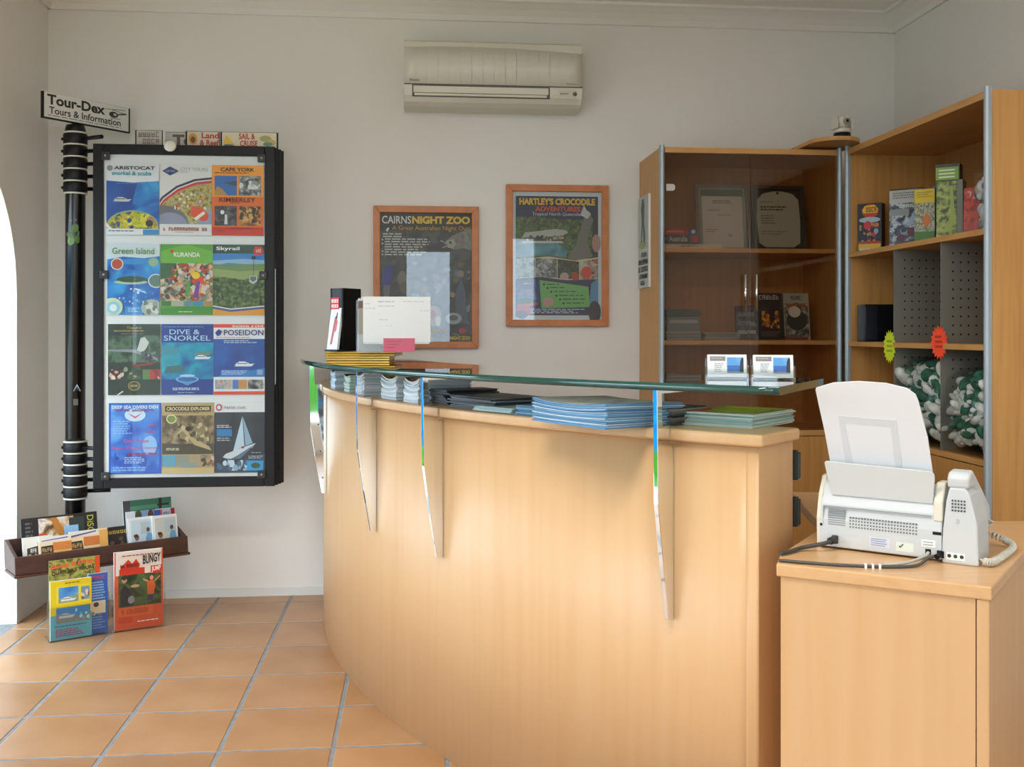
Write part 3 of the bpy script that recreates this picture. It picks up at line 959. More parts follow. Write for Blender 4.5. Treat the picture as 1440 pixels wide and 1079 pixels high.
def layers(name, label, cat, w, d, h, n, cols, loc, rz, jitter=.006, spec=None, group=None, curl=0.0, fan=0.0, topcol=None):
    """a pile of thin sheets, each a little out of line; curl lifts the outer front edge"""
    rr = random.Random(int(abs(loc[0]) * 1e4) + n)
    t = thing(name, label, cat, loc, (0, 0, rz), group)
    mb = MB()
    hh = h / n
    for i in range(n):
        ox, oy, a = rr.uniform(-jitter, jitter), rr.uniform(-jitter, jitter), rr.uniform(-fan, fan)
        M = Matrix.Translation((ox, oy, 0)) @ Matrix.Rotation(a, 4, 'Z')
        c = flat(cols[i % len(cols)] if i % 3 else rr.choice(cols), .55)
        z0, z1 = i * hh, (i + .86) * hh
        ns = 6 if curl else 1
        for k in range(ns):
            xa, xb = -w / 2 + w * k / ns, -w / 2 + w * (k + 1) / ns
            f = lambda x: curl * (2 * x / w) ** 2 * (i + 1) / n
            g = lambda x: -curl * .6 * (1 - (2 * x / w) ** 2) * 0
            vs = [(xa, 0, z0 + f(xa)), (xb, 0, z0 + f(xb)), (xb, d, z0 + f(xb) * .4), (xa, d, z0 + f(xa) * .4),
                  (xa, 0, z1 + f(xa)), (xb, 0, z1 + f(xb)), (xb, d, z1 + f(xb) * .4), (xa, d, z1 + f(xa) * .4)]
            fs = [(0, 3, 2, 1), (4, 5, 6, 7), (0, 1, 5, 4), (2, 3, 7, 6)]
            if k == 0:
                fs.append((0, 4, 7, 3))
            if k == ns - 1:
                fs.append((1, 2, 6, 5))
            mb.add(vs, fs, c, False, M)
    o = mb.build('sheets', t)
    o['kind'] = 'stuff'
    ts = MB()
    if curl:
        ns = 6
        for k in range(ns):
            xa, xb = -w / 2 + w * k / ns, -w / 2 + w * (k + 1) / ns
            f = lambda x: curl * (2 * x / w) ** 2
            ts.add([(xa, 0, h + .0006 + f(xa)), (xb, 0, h + .0006 + f(xb)), (xb, d, h + .0006 + f(xb) * .4), (xa, d, h + .0006 + f(xa) * .4)], [(0, 1, 2, 3)], topcol or flat('#c9d2d6', .4), True)
        ts.build('top_cover', t, fix=False)
    else:
        s = MB().box(-w / 2, w / 2, 0, .0015, 0, d, topcol or flat('#d8d8d4', .45)).build('top_cover', t)
        s.rotation_euler = (R(-90), 0, 0)
        s.location = (0, 0, h + .0017)
        if spec:
            print_on(s, w, d, spec)
        s.rotation_euler = (R(-90), 0, 0)
        s.scale = (1, 1, 1)
    return t


layers('paper_stack', 'tall pile of grey boxed papers at the left of the cupboard middle shelf', 'papers', .148, .15, .034, 8, ['#8f989a', '#a8aca6', '#7e8a90'], (1.125, 4.20, SH2), R(1), .004)
pb = thing('document_box', 'blue-grey document box lying on the tall cupboard paper pile', 'box', (1.125, 4.205, SH2 + .037), (0, 0, R(1)))
MB().box(-.072, .072, 0, .14, 0, .062, flat('#6f7c84', .5)).build('box_body', pb, bevel=.002)
MB().box(-.074, .074, -.002, .142, .064, .092, flat('#4f5f6c', .5)).build('box_lid', pb, bevel=.002)
MB().box(-.06, .06, -.0012, .001, .035, .048, flat('#a9b2b6', .5)).build('box_label', pb)
layers('paper_stack', 'low loose heap of leaflets in the middle of the cupboard shelf', 'papers', .150, .14, .030, 10, ['#a9aca2', '#8c8f86', '#b8b6a8', '#7c8480'], (1.286, 4.20, SH2), R(-3), .012, fan=.12)

# leaflet block hanging on the cupboard's side
lf = sheet('wall_leaflet', 'tall leaflet pad with a dark figure and bold lines hung on the cupboard side', 'leaflet', .200, .400, .010,
           [('r', 0, 0, 1, 1, '#c4c8bf'), ('r', .02, .42, .98, .98, '#b9c2b8'), ('e', .45, .47, .34, .045, '#9db45c'), ('e', .62, .56, .12, .10, '#8a9a7a'),
            ('p', [(.30, .50), (.38, .50), (.48, .68), (.58, .50), (.68, .50), (.60, .74), (.64, .90), (.56, .97), (.40, .97), (.30, .88), (.38, .74)], '#4a4d46'),
            ('g', .25, .335, .95, .385, 7, '#33342f'), ('g', .06, .255, .95, .31, 9, '#33342f'), ('g', .05, .175, .95, .23, 9, '#33342f'), ('g', .06, .10, .92, .15, 9, '#33342f'), ('g', .06, .03, .7, .075, 6, '#33342f')],
           (CX0 - .0110, 4.372, 1.340), (0, 0, R(-90)))
MB().ell((0, .004, .420), (.006, .003, .006), flat('#c9b890', .3), 10, 6).build('hanging_pin', lf)

# ---------------------------------------------------------------- bookcase contents
SB1, SB2, SB3 = 1.4755, 1.1085, .7425


def boxpack(label, w, h, d, loc, rz, body, spec, lean=0, group='boxes on the top bookcase shelf', cat='box'):
    o = thing('product_box', label, cat, loc, (R(-lean), 0, rz), group)
    b = MB().box(-w / 2, w / 2, 0, d, 0, h, flat(body, .4)).build('carton', o, bevel=.0015)
    print_on(b, w, h, spec, y=-.0002)
    return o


boxpack('small black box with a red and yellow logo at the far end of the shelf', .098, .200, .045, (1.855, 4.02, SB1), R(-42), '#15161a',
        [('e', .52, .84, .34, .14, '#c23a18'), ('p', [(.18, .86), (.3, .95), (.7, .97), (.85, .88), (.8, .80), (.25, .80)], '#e8b41e'), ('g', .24, .82, .80, .92, 5, '#7a2a10'),
         ('e', .5, .66, .44, .06, '#a9c0c4'), ('b', .08, .20, .92, .62, 40, .09, ['#c23a2c', '#d8d4cc', '#2a3a5c', '#c8702c', '#5a2a24', '#88a0a8']), ('e', .42, .55, .16, .09, '#c8302a'),
         ('r', .04, .04, .96, .17, '#d8b030'), ('g', .1, .03, .9, .08, 8, '#c8d0d8'), ('r', .04, .17, .96, .22, '#b03424')])
boxpack('grey headed box with a dark blue action picture on the bookcase shelf', .125, .232, .05, (1.905, 3.81, SB1), R(-42), '#1b1d22',
        [('r', 0, .76, 1, .98, '#bdbcb6'), ('l', .1, .82, .9, .94, 3, '#77766f'), ('r', 0, 0, 1, .76, photo('action', ['#14181f', '#2a3644', '#6a7c8c', '#c9d2d6', '#2a3a50'], 35)),
         ('r', .02, .55, .6, .66, '#8f938f'), ('g', .3, .68, .96, .74, 6, '#d0cdb8'), ('p', [(.5, .36), (.75, .62), (.95, .64), (.8, .40)], '#9fb4c4'), ('b', .1, .05, .95, .34, 18, .12, ['#3a3f4a', '#2c4a66', '#6a3440', '#50545c'])])
boxpack('tall blue topped box standing behind the yellow topped one', .080, .215, .085, (1.945, 3.600, SB1), R(-40), '#1c2540',
        [('r', 0, .80, 1, 1, '#2c62b0'), ('b', .1, .8, .9, .98, 8, .12, ['#7ab0dc', '#d8e2e8', '#2c62b0']), ('r', 0, 0, 1, .78, '#26304c')])
boxpack('slim box with yellow top and jungle animal picture on the bookcase shelf', .075, .205, .055, (1.880, 3.615, SB1), R(-42), '#243a24',
        [('r', .02, .74, .98, .99, '#e2c41a'), ('l', .12, .82, .88, .94, 3, '#a8921a'), ('r', .02, .22, .98, .74, photo('animals', ['#3a4a2a', '#c9c2a8', '#5a6a3a', '#e0dcd0'], 60)), ('e', .6, .42, .16, .12, '#d8782c'), ('r', .02, 0, .98, .22, '#4d7c34')])
gb = boxpack('tall green box with crocodile picture and black top on the bookcase shelf', .088, .205, .075, (1.862, 3.405, SB1), R(-38), '#6b705e',
             [('r', 0, .0, .78, 1, '#39442c'), ('r', .02, .04, .76, .98, photo('croc', ['#1c2418', '#3c4c28', '#7c8c3c', '#a8b45a', '#2a3020'], 40)), ('p', [(.1, .1), (.55, .12), (.7, .4), (.62, .9), (.5, .9), (.55, .45), (.4, .2)], '#93a444'), ('r', 0, .0, .78, .06, '#b8b430')])
MB().box(-.046, .034, -.003, .06, .2055, .262, flat('#20231c', .4)).build('black_lid', gb, bevel=.001)
hc = MB().box(-.044, .030, -.005, -.003, .205, .250, flat('#7fa83c', .5)).build('green_tag', gb)
gl = MB()
for k in range(3):
    gl.box(-.034, .018, -.0056, -.0050, .213 + k * .012, .218 + k * .012, flat('#e0e8d0', .5))
gl.build('tag_lettering', hc)
boxpack('red packet leaning at the near end of the bookcase shelf', .060, .165, .02, (1.862, 3.255, SB1), R(-35), '#8c2a24',
        [('r', 0, 0, 1, 1, photo('redpack', ['#6a201c', '#9c342c', '#c8483c', '#7a2a24'], 30)), ('b', .1, .5, .9, .95, 12, .2, ['#c84438', '#e0a090', '#8c2a24'])], 12, cat='packet')
pk = thing('wrapped_pack', 'clear wrapped grey white toy pack by the bookcase near edge', 'packet', (1.845, 3.155, SB1), (R(-10), 0, R(-35)), 'boxes on the top bookcase shelf')
rr = random.Random(3)
pm = MB()
for k in range(40):
    pm.ell((rr.uniform(-.02, .02), rr.uniform(.008, .03), rr.uniform(.02, .19)), (rr.uniform(.01, .018), .012, rr.uniform(.012, .025)), flat(rr.choice(['#c9cccc', '#8c9296', '#e0e0dc', '#6a7076', '#b8a88c']), .4), 8, 6)
pm.build('pack_contents', pk)
MB().box(-.034, .034, 0, .045, 0, .215, CLEAR).build('film_wrap', pk)

bb = thing('cash_box', 'black gloss box on the middle bookcase shelf', 'box', (1.875, 3.925, SB2), (0, 0, R(-8)))
MB().box(-.082, .13, 0, .10, 0, .150, flat('#121318', .25)).build('box_body', bb, bevel=.004)
MB().box(-.076, -.03, -.002, .001, .008, .142, flat('#23252e', .15)).build('side_panel', bb, bevel=.001)
layers('paper_stack', 'few small books stacked beside the black gloss box', 'books', .05, .07, .034, 4, ['#8c8c84', '#5a5c5a', '#b0ada0'], (1.845, 3.755, SB2), R(-20), .003)


def starburst(label, y, z, ry, rz_, col, txt):
    t = thing('price_star', label, 'tag', (BX0 + .0035, y, z), (0, 0, R(-68)), 'neon star tags on the bookcase shelf edge')
    pts = []
    n = 18
    for k in range(2 * n):
        a = PI * k / n
        q = 1.0 if k % 2 == 0 else .78
        pts.append((ry * q * math.cos(a), rz_ * q * math.sin(a)))
    MB().prism(pts, 'y', -.004, -.003, flat(col, .6)).build('star_card', t)
    s = MB()
    rr = random.Random(int(y * 100))
    for k in range(3):
        s.box(-ry * .45, ry * rr.uniform(.2, .45), -.0045, -.004, rz_ * (.25 - .28 * k), rz_ * (.25 - .28 * k) + .008, flat(txt, .6))
    s.build('writing', t)
    MB().box(-.004, .004, -.003, .004, -.004, .004, flat('#d8d4c8', .6)).build('tape', t)
    return t


starburst('neon yellow-green star tag on the bookcase shelf edge', 3.690, 1.092, .030, .064, '#c8d81c', '#8ca012')
starburst('neon orange star tag on the bookcase shelf edge', 3.325, 1.112, .036, .060, '#f0461a', '#a82c0c')

PGREEN = noise_mat('plush_green', ['#1f4a38', '#2f6a50', '#447c64'], nscale=40, rough=.85)
PWHITE = noise_mat('plush_white', ['#b8bdb4', '#d8dad2', '#e6e6de'], nscale=40, rough=.85)
FILM = thin_glass('bag_film', (.96, .97, .97, 1), mult=.35, rough=.1)


def plush_bag(label, y0, y1, x0, ztop, seed):
    t = thing('plush_toy_bag', label, 'toy bag', ((x0 + .1), (y0 + y1) / 2, SB3), (0, 0, 0), 'bags of plush toys on the lower bookcase shelf')
    rr = random.Random(seed)
    hw = (y1 - y0) / 2
    hz = ztop - SB3
    MB().ell((.09, 0, hz * .48), (.14, hw * .92, hz * .46), PGREEN, 18, 12).build('bag_body', t)
    m1, m2 = MB(), MB()
    for k in range(460):
        zz = rr.uniform(.035, hz - .03)
        yy = rr.uniform(-hw + .018, hw - .018)
        lim = 1 - .35 * max(0, (zz / hz - .6) / .4) ** 2
        xx = rr.uniform(-.086, .0) + (1 - lim) * .2
        big = rr.random() < .18
        r = rr.uniform(.020, .026) if big else rr.uniform(.010, .018)
        rz = Matrix.Translation((xx, yy, zz)) @ Matrix.Rotation(rr.uniform(0, 6), 4, 'Z') @ Matrix.Rotation(rr.uniform(-1, 1), 4, 'X')
        (m1 if rr.random() < .52 else m2).ell((0, 0, 0), (r, r * rr.uniform(1.0, 2.3), r * rr.uniform(.6, 1.1)), PGREEN, 9, 6, rz)
    m1.mats = [PWHITE]
    a = m1.build('white_plush', t)
    a['kind'] = 'stuff'
    b = m2.build('green_plush', t)
    b['kind'] = 'stuff'
    n = 14
    fm = MB()
    prof = [(-.106, .004), (-.112, .10), (-.111, hz * .6), (-.09, hz * .86), (-.03, hz * .99), (.06, hz), (.2, hz * .97), (.2, .004)]
    fm.prism(prof, 'y', -hw + .002, hw - .002, FILM, smooth=True)
    fm.build('bag_film', t)
    return t


plush_bag('clear bag of green and white plush toys in the middle bookcase bay', 3.345, 3.672, 1.80, 1.058, 5)
plush_bag('clear bag of green and white plush toys in the nearest bookcase bay', 3.060, 3.328, 1.80, 1.030, 11)
# ================================================================ FAX MACHINE
fx = thing('fax_machine', 'pale grey fax machine seen from behind on the return desk', 'fax machine', (.797, 1.958, DZ), (0, 0, math.atan2(-.65, .76)))
fb = MB().prism([(0, .004), (-.001, .058), (.006, .088), (.026, .128), (.050, .138), (.155, .105), (.205, .06), (.205, .004)], 'x', .004, .232, FAXW)
fb.build('body', fx, bevel=.003)
MB().prism([(.002, .0), (0, .06), (.012, .105), (.036, .140), (.06, .142), (.165, .105), (.215, .055), (.215, 0)], 'x', -.004, .006, FAXL).build('side_cheek', fx, bevel=.003)
MB().prism([(0, .075), (.004, .11), (.03, .145), (.06, .145), (.1, .12), (.08, .06)], 'x', .216, .233, FAXL).build('paper_guide_arm', fx, bevel=.003)
# handset column on the right
hcv = [(.232, 0), (.296, 0), (.294, .075), (.282, .128), (.274, .142), (.246, .142), (.240, .115), (.234, .06)]
MB().prism(hcv, 'y', -.004, .10, FAXW).build('handset_cradle', fx, bevel=.004)
hs = MB().prism([(-.004, .140), (-.006, .160), (.004, .170), (.030, .172), (.120, .125), (.190, .085), (.200, .05), (.175, .05), (.1, .1), (.04, .14)], 'x', .242, .281, FAXW)
hs.build('handset', fx, bevel=.006, seg=3)
# rear details
v = MB()
for k in range(8):
    v.box(.020, .054, -.0012, .002, .048 + k * .0042, .0502 + k * .0042, flat('#8b8f90', .6))
v.build('vent_slots', fx)['kind'] = 'stuff'
v = MB()
for i in range(23):
    for j in range(4):
        v.box(.062 + i * .0056, .0652 + i * .0056, -.0012, .002, .046 + j * .0060, .0492 + j * .0060, flat('#707576', .6))
v.build('vent_holes', fx)['kind'] = 'stuff'
v = MB()
for i in range(5):
    for j in range(4):
        v.box(.250 + i * .0052, .2530 + i * .0052, -.0052, -.003, .098 + j * .0060, .1012 + j * .0060, flat('#4a4d4e', .6))
v.build('speaker_holes', fx)['kind'] = 'stuff'
MB().box(.2575, .2625, -.0056, -.003, .076, .084, flat('#b9bbb8', .5)).build('hook_tab', fx)
MB().box(.011, .213, -.0010, .004, .0835, .0848, flat('#9a9fa0', .6)).build('seam', fx)
MB().box(.010, .0112, -.0012, .004, .048, .084, flat('#9a9fa0', .6)).build('seam', fx)
lb = MB().box(.100, .138, -.0008, .001, .014, .033, flat('#cfd3df', .5)).build('rating_label', fx)
q = MB()
for k in range(4):
    q.box(.103, .130 + .003 * (k % 2), -.0014, -.0006, .017 + k * .004, .0185 + k * .004, flat('#8f96b0', .5))
q.build('fine_print', lb)['kind'] = 'stuff'
lb = MB().box(.150, .182, -.0008, .001, .012, .029, flat('#d6dfd2', .5)).build('approval_label', fx)
MB().prism([(.155, .021), (.158, .018), (.164, .026), (.162, .026), (.158, .021), (.156, .023)], 'y', -.0014, -.0006, flat('#46504a', .5)).build('tick_mark', lb)
lb = MB().box(.196, .221, -.0012, .001, .026, .039, flat('#eef0ea', .5)).build('socket_label', fx)
q = MB()
for k in range(2):
    q.box(.199, .217, -.0018, -.001, .029 + k * .005, .031 + k * .005, flat('#a0a4a0', .5))
q.build('fine_print', lb)['kind'] = 'stuff'
lb = MB().box(.241, .273, -.0048, -.003, .008, .021, flat('#eceeea', .5)).build('mark_label', fx)
q = MB()
for x in (.246, .2565, .2675):
    q.lathe([(.0001, 0), (.0035, 0), (.0035, .0005), (.0001, .0005)], (0, 0, 0), flat('#33383a', .5), 10, Matrix.Translation((x, -.0048, .0152)) @ Matrix.Rotation(PI / 2, 4, 'X'))
q.build('round_marks', lb)['kind'] = 'stuff'
MB().box(.203, .213, -.001, .001, .012, .022, BLACK).build('line_socket', fx)
MB().box(.224, .237, -.0056, .001, .009, .022, BLACK).build('line_socket', fx, bevel=.001)
MB().box(.216, .231, -.001, .004, .050, .056, BLACK).build('guide_slot', fx)
MB().box(.004, .009, -.001, .004, .044, .049, BLACK).build('guide_slot', fx)
MB().box(.028, .040, -.007, .002, .012, .028, RUB).build('power_inlet', fx, bevel=.002)
# translucent paper guide and the tray that leans towards the viewer
GUIDE = flat('#cdd1d0', .5)
g = MB().prism([(.024, .0), (.214, .0), (.220, .052), (.219, .060), (.214, .064), (.018, .070), (.014, .066), (.016, .05)], 'y', -.0015, .0015, GUIDE).build('paper_guide', fx, bevel=.001)
g.location = (0, .012, .106)
g.rotation_euler = (R(14), 0, 0)
pts = [(x, z * 1.14) for x, z in ((.022, 0), (.214, 0), (.208, .09), (.196, .155), (.192, .166), (.178, .176), (.14, .184), (.09, .186), (.04, .182), (.006, .172), (.004, .168), (.014, .09))]
tr = MB().prism(pts, 'y', -.0015, .0015, flat('#dddfe2', .5)).build('paper_tray', fx, bevel=.0008)
tr.location = (0, .028, .132)
tr.rotation_euler = (R(17), 0, 0)
rim = MB()
fr0 = [(.058, .012), (.150, .006), (.150, .016), (.066, .022)]
ro, ri = [(.052, .0), (.160, -.004), (.154, .136), (.044, .140)], [(.066, .022), (.146, .019), (.142, .122), (.056, .126)]
for k in range(4):
    k2 = (k + 1) % 4
    rim.prism([ro[k], ro[k2], ri[k2], ri[k]], 'y', -.0022, -.0014, flat('#cfd2d6', .5))
rim.build('tray_rib', tr)
sh = MB().prism([(.028, .02), (.205, .014), (.202, .075), (.03, .080)], 'y', .002, .0035, WHITEP).build('loaded_paper', fx)
sh.location = tr.location
sh.rotation_euler = tr.rotation_euler


def fxw(x, y, z):
    a = math.atan2(-.65, .76)
    return (.797 + x * math.cos(a) - y * math.sin(a), 1.958 + x * math.sin(a) + y * math.cos(a), DZ + z)


def smooth_path(pts, n=8):
    out = []
    P = [Vector(p) for p in pts]
    P = [P[0] * 2 - P[1]] + P + [P[-1] * 2 - P[-2]]
    for i in range(1, len(P) - 2):
        for k in range(n):
            t = k / n
            a, b, c, d = P[i - 1], P[i], P[i + 1], P[i + 2]
            out.append(.5 * (2 * b + (c - a) * t + (2 * a - 5 * b + 4 * c - d) * t * t + (3 * b - a - 3 * c + d) * t ** 3))
    out.append(P[-2])
    return out


pc = thing('power_cord', 'black power cord from the fax left side to the counter end', 'cable', fxw(.034, -.008, .02))
o = Vector(fxw(.034, -.008, .02))
wp = [fxw(.034, -.009, .020), fxw(.026, -.034, .017), (.752, 1.925, DZ + .007), (.715, 1.897, DZ + .006), (.694, 1.888, DZ + .0045)]
MB().tube([Vector(p) - o for p in smooth_path(wp)], .0042, flat('#3a3a38', .5), 8).build('lead', pc)
MB().tube([Vector(p) - o for p in (fxw(.034, -.008, .020), fxw(.031, -.022, .0195))], .0072, RUB, 10).build('plug', pc)
lc = thing('phone_line', 'grey phone line running from the fax along the desk edge', 'cable', fxw(.23, -.008, .015))
o = Vector(fxw(.23, -.008, .015))
wp = [fxw(.2305, -.007, .0155), fxw(.212, -.022, .009), (.905, 1.770, DZ + .0045), (.850, 1.768, DZ + .0035), (.77, 1.790, DZ + .0035), (.715, 1.815, DZ + .0035), (.672, 1.838, DZ + .0035)]
MB().tube([Vector(p) - o for p in smooth_path(wp)], .003, flat('#4a4844', .5), 8).build('lead', lc)
wp2 = [fxw(.209, -.002, .016), fxw(.204, -.016, .010), (.89, 1.779, DZ + .0075), (.845, 1.778, DZ + .005)]
MB().tube([Vector(p) - o for p in smooth_path(wp2)], .003, flat('#b9b6aa', .5), 8).build('second_lead', lc)
MB().tube([Vector(p) - o for p in (fxw(.2305, -.0062, .0155), fxw(.226, -.016, .012))], .005, BLACK, 8).build('plug', lc)
tz = MB()
for p in ((.836, 1.7705), (.824, 1.7735), (.812, 1.7765)):
    tz.box(-.002, .002, -.005, .005, 0, .008, WHITEP, Matrix.Translation(Vector((p[0], p[1], DZ)) - o) @ Matrix.Rotation(R(-18), 4, 'Z'))
tz.build('white_tie', lc)
hcord = thing('handset_cord', 'coiled grey handset cord looping beside the fax', 'cable', fxw(.298, .02, .01))
o = Vector(fxw(.298, .02, .01))
base = smooth_path([fxw(.2975, .004, .012), (1.046, 1.764, DZ + .009), (1.105, 1.820, DZ + .009), (1.163, 1.888, DZ + .009), (1.168, 1.925, DZ + .014), (1.128, 1.952, DZ + .034), fxw(.294, .150, .060)], 50)
hl = []
for i, p in enumerate(base):
    t = (base[min(i + 1, len(base) - 1)] - base[max(i - 1, 0)]).normalized()
    a = t.cross(Vector((0, 0, 1))).normalized()
    b = a.cross(t)
    ph = i * 2 * PI / 6
    rad = .0058 if 14 < i < len(base) - 10 else .0012
    hl.append(Vector(p) + (a * math.cos(ph) + b * math.sin(ph)) * rad - o)
MB().tube(hl, .0021, flat('#c9c5b8', .5), 5).build('coil', hcord)

# ================================================================ ON THE GLASS TOP
GZ = 1.0452
gold = flat('#c29a3c', .28, .55)
for k, (w, d, h, dxx, lbl) in enumerate(((.225, .15, .016, 0, 'lower gold coloured flat box on the glass counter end'), (.250, .15, .015, .008, 'upper gold coloured flat box on the glass counter end'))):
    t = thing('gold_box', lbl, 'box', (-.205 + dxx, 3.645, GZ + k * .0165), (0, 0, R(-6 - 3 * k)), 'flat gold boxes on the glass counter')
    MB().box(-w / 2, w / 2, 0, d, 0, h * .55, gold).build('base', t, bevel=.0015)
    MB().box(-w / 2 - .001, w / 2 + .001, -.001, d + .001, h * .58, h, flat('#d0aa4c', .25, .5)).build('lid', t, bevel=.0015)
HZ = GZ + .0335
bh = thing('leaflet_dispenser', 'tall black leaflet dispenser with a red label on the gold boxes', 'dispenser', (-.262, 3.70, HZ), (0, 0, R(-40)))
MB().prism([(-.03, 0), (.062, 0), (.062, .225), (-.03, .225), (-.03, .11), (-.03, .02)], 'x', .022, .030, BLACK).build('side_wall', bh)
MB().box(-.032, .030, .056, .062, 0, .225, BLACK).build('back_wall', bh)
MB().box(-.032, -.024, -.03, .062, 0, .225, BLACK).build('side_wall', bh)
MB().box(-.032, .030, -.060, .062, 0, .006, BLACK).build('base', bh)
MB().box(-.032, .030, -.03, -.026, .150, .225, flat('#1b1f1d', .5)).build('front_header', bh)
rl = MB().box(-.028, .012, -.032, -.030, .150, .192, flat('#c8202a', .5)).build('red_label', bh)
rl2 = MB()
rr = random.Random(2)
for row in range(2):
    for k in range(4):
        rl2.box(-.024 + k * .0088, -.0185 + k * .0088, -.0326, -.032, .155 + row * .018, .168 + row * .018, flat('#f0e0dc', .5))
rl2.build('lettering', rl)['kind'] = 'stuff'
sheet('leaflet', 'white leaflet with a red slanted picture in the black dispenser', 'leaflet', .050, .150, .010,
      [('r', 0, 0, 1, 1, '#e6ecec'), ('p', [(.25, .12), (.45, .12), (.70, .75), (.60, .82), (.45, .78)], '#b05a5c'), ('p', [(.55, .74), (.72, .74), (.70, .88), (.62, .90)], '#3a3438'), ('p', [(.60, .4), (.72, .45), (.78, .7), (.7, .7)], '#d8343c')],
      (-.298, 3.660, HZ + .0065), (R(-9), 0, R(-40)))
ch = thing('acrylic_leaflet_stand', 'clear acrylic leaflet stand beside the black dispenser', 'leaflet stand', (-.165, 3.585, GZ + .0335), (0, 0, R(-2)))
MB().box(-.040, .050, 0, .003, 0, .060, CLEAR).build('front_lip', ch)
MB().box(-.040, .050, .040, .043, 0, .190, CLEAR).build('back_plate', ch)
MB().box(-.043, -.040, 0, .043, 0, .180, CLEAR).build('side_plate', ch)
MB().box(.050, .053, 0, .043, 0, .180, CLEAR).build('side_plate', ch)
MB().box(-.043, .053, 0, .043, -.003, 0, CLEAR).build('base_plate', ch)
for k, (c, lbl) in enumerate((('#d8dcde', 'pale leaflet at the back of the clear stand'), ('#c9ccd0', 'grey white leaflet in the middle of the clear stand'))):
    sheet('leaflet', lbl, 'leaflet', .082, .185 - k * .004, .008, [('r', 0, 0, 1, 1, c), ('r', .02, .82, .98, .98, '#6a4a50')], (-.163, 3.616 - k * .010, GZ + .034), (0, 0, R(-2)), 'leaflets in the clear stand')
sheet('leaflet', 'beige leaflet with a grid of small pictures, front of the clear stand', 'leaflet', .080, .176, .008,
      [('r', 0, 0, 1, 1, '#a99e88'), ('r', 0, .86, 1, 1, '#7c5a52')] + [('e', .3 + .3 * (j % 2), .72 - .18 * (j // 2), .1, .05, ['#4a4438', '#7a5a44'][j % 2]) for j in range(6)], (-.160, 3.592, GZ + .034), (0, 0, R(-2)), 'leaflets in the clear stand')
ns = sheet('notice_sheet', 'white handwritten notice sheet propped on the glass counter', 'notice', .232, .158, .0012,
           [('l', .22, .86, .55, .90, 1, '#b9bcc8'), ('l', .03, .82, .13, .85, 1, '#c4c6d0'), ('l', .22, .77, .50, .80, 1, '#b9bcc8'), ('l', .6, .87, .9, .9, 1, '#c4c6d0'), ('l', .03, .72, .2, .75, 1, '#c9cbd4'), ('l', .85, .67, 1, .7, 1, '#c9cbd4'), ('l', .24, .47, .36, .5, 1, '#c4c6d0'), ('l', .34, .35, .44, .37, 1, '#c9cbd4')],
           (-.066, 3.540, 1.112), (R(-2), 0, R(1)))
MB().box(-.114, .112, .0013, .0025, -.006, .15, flat('#dfe2e4', .6)).build('backing_sheet', ns)
sheet('pink_note', 'pink handwritten note below the white notice sheet', 'note', .108, .048, .001,
      [('l', .10, .70, .75, .78, 1, '#a84458'), ('l', .12, .5, .6, .58, 1, '#a84458'), ('l', .1, .28, .42, .36, 1, '#a84458')], (-.058, 3.536, 1.078), (R(-2), 0, R(1)), paper=flat('#dd6a80', .6))
for k, (x, y, lbl) in enumerate(((.680, 2.180, 'left of the two white card holders on the glass counter'), (.770, 2.140, 'right of the two white card holders on the glass counter'))):
    t = thing('card_holder', lbl, 'card holder', (x, y, GZ), (0, 0, R(-13)), 'card holders on the glass counter')
    MB().box(-.046, .046, -.012, -.009, 0, .022, CLEAR).box(-.046, .046, .016, .019, 0, .045, CLEAR).box(-.046, -.043, -.012, .019, 0, .030, CLEAR).box(.043, .046, -.012, .019, 0, .030, CLEAR).box(-.046, .046, -.012, .019, 0, .0025, CLEAR).build('clear_tray', t)
    s = sheet('card_stack', None, None, .084, .050, .014, [('r', 0, 0, 1, 1, '#eceeef'), ('r', .06, .72, .46, .92, '#8f8a88'), ('l', .10, .78, .42, .86, 1, '#b8b0a8'), ('l', .18, .20, .40, .62, 5, '#a8acb0'), ('r', .50, .24, .92, .88, SKYB), ('r', .50, .24, .92, .52, '#3a6ab8'), ('r', .50, .20, .92, .27, '#8a98b0'), ('p', [(.82, .24), (.92, .24), (.92, .82), (.88, .88), (.84, .7)], '#2a3038')],
              (0, -.008, .004), (R(-8), 0, 0), parent=t)

# ================================================================ STACKS ON THE LEDGE
LZ = .9445


def on_ledge(r, a):
    p = pol(r, a)
    return (p[0], p[1], LZ)


BLU = ['#c9dbe6', '#b4cbdc', '#dce6ea', '#a8c4d8']
WHT = ['#e2e8ea', '#cfdbe2', '#bccbd4', '#eef0ee']
for (lbl, r, a, w, d, h, n, cols, tc, curl) in (
        ('pale blue leaflet stack at the far left tip of the counter ledge', 3.405, 193.2, .105, .15, .060, 18, BLU, '#c4d2da', .006),
        ('leaflet stack with green brown covers, second from the ledge tip', 3.395, 196.6, .080, .15, .052, 16, ['#c4d8cc', '#d8e2d4', '#a9c4b8'], JUNGLE, .006),
        ('plain white leaflet stack, third from the ledge tip', 3.398, 199.6, .085, .15, .062, 20, WHT, '#9aa2a6', .008),
        ('white edged magazine stack with a yellow and black cover', 3.392, 203.9, .118, .17, .062, 20, WHT, photo('yellowcover', ['#16180f', '#3a3a18', '#c8c42a', '#7a2a3c', '#d8d86a'], 22), .012),
        ('white edged magazine stack with an orange striped cover', 3.392, 206.6, .095, .17, .060, 20, WHT, photo('orangecover', ['#c86a3a', '#d8a890', '#5a4a4a', '#a85a7a'], 22), .012)):
    layers('leaflet_stack', lbl, 'leaflets', w, d, h, n, cols, on_ledge(r, a), R(a + 90), .003, group='leaflet stacks on the counter ledge', curl=curl, topcol=pcol(tc))
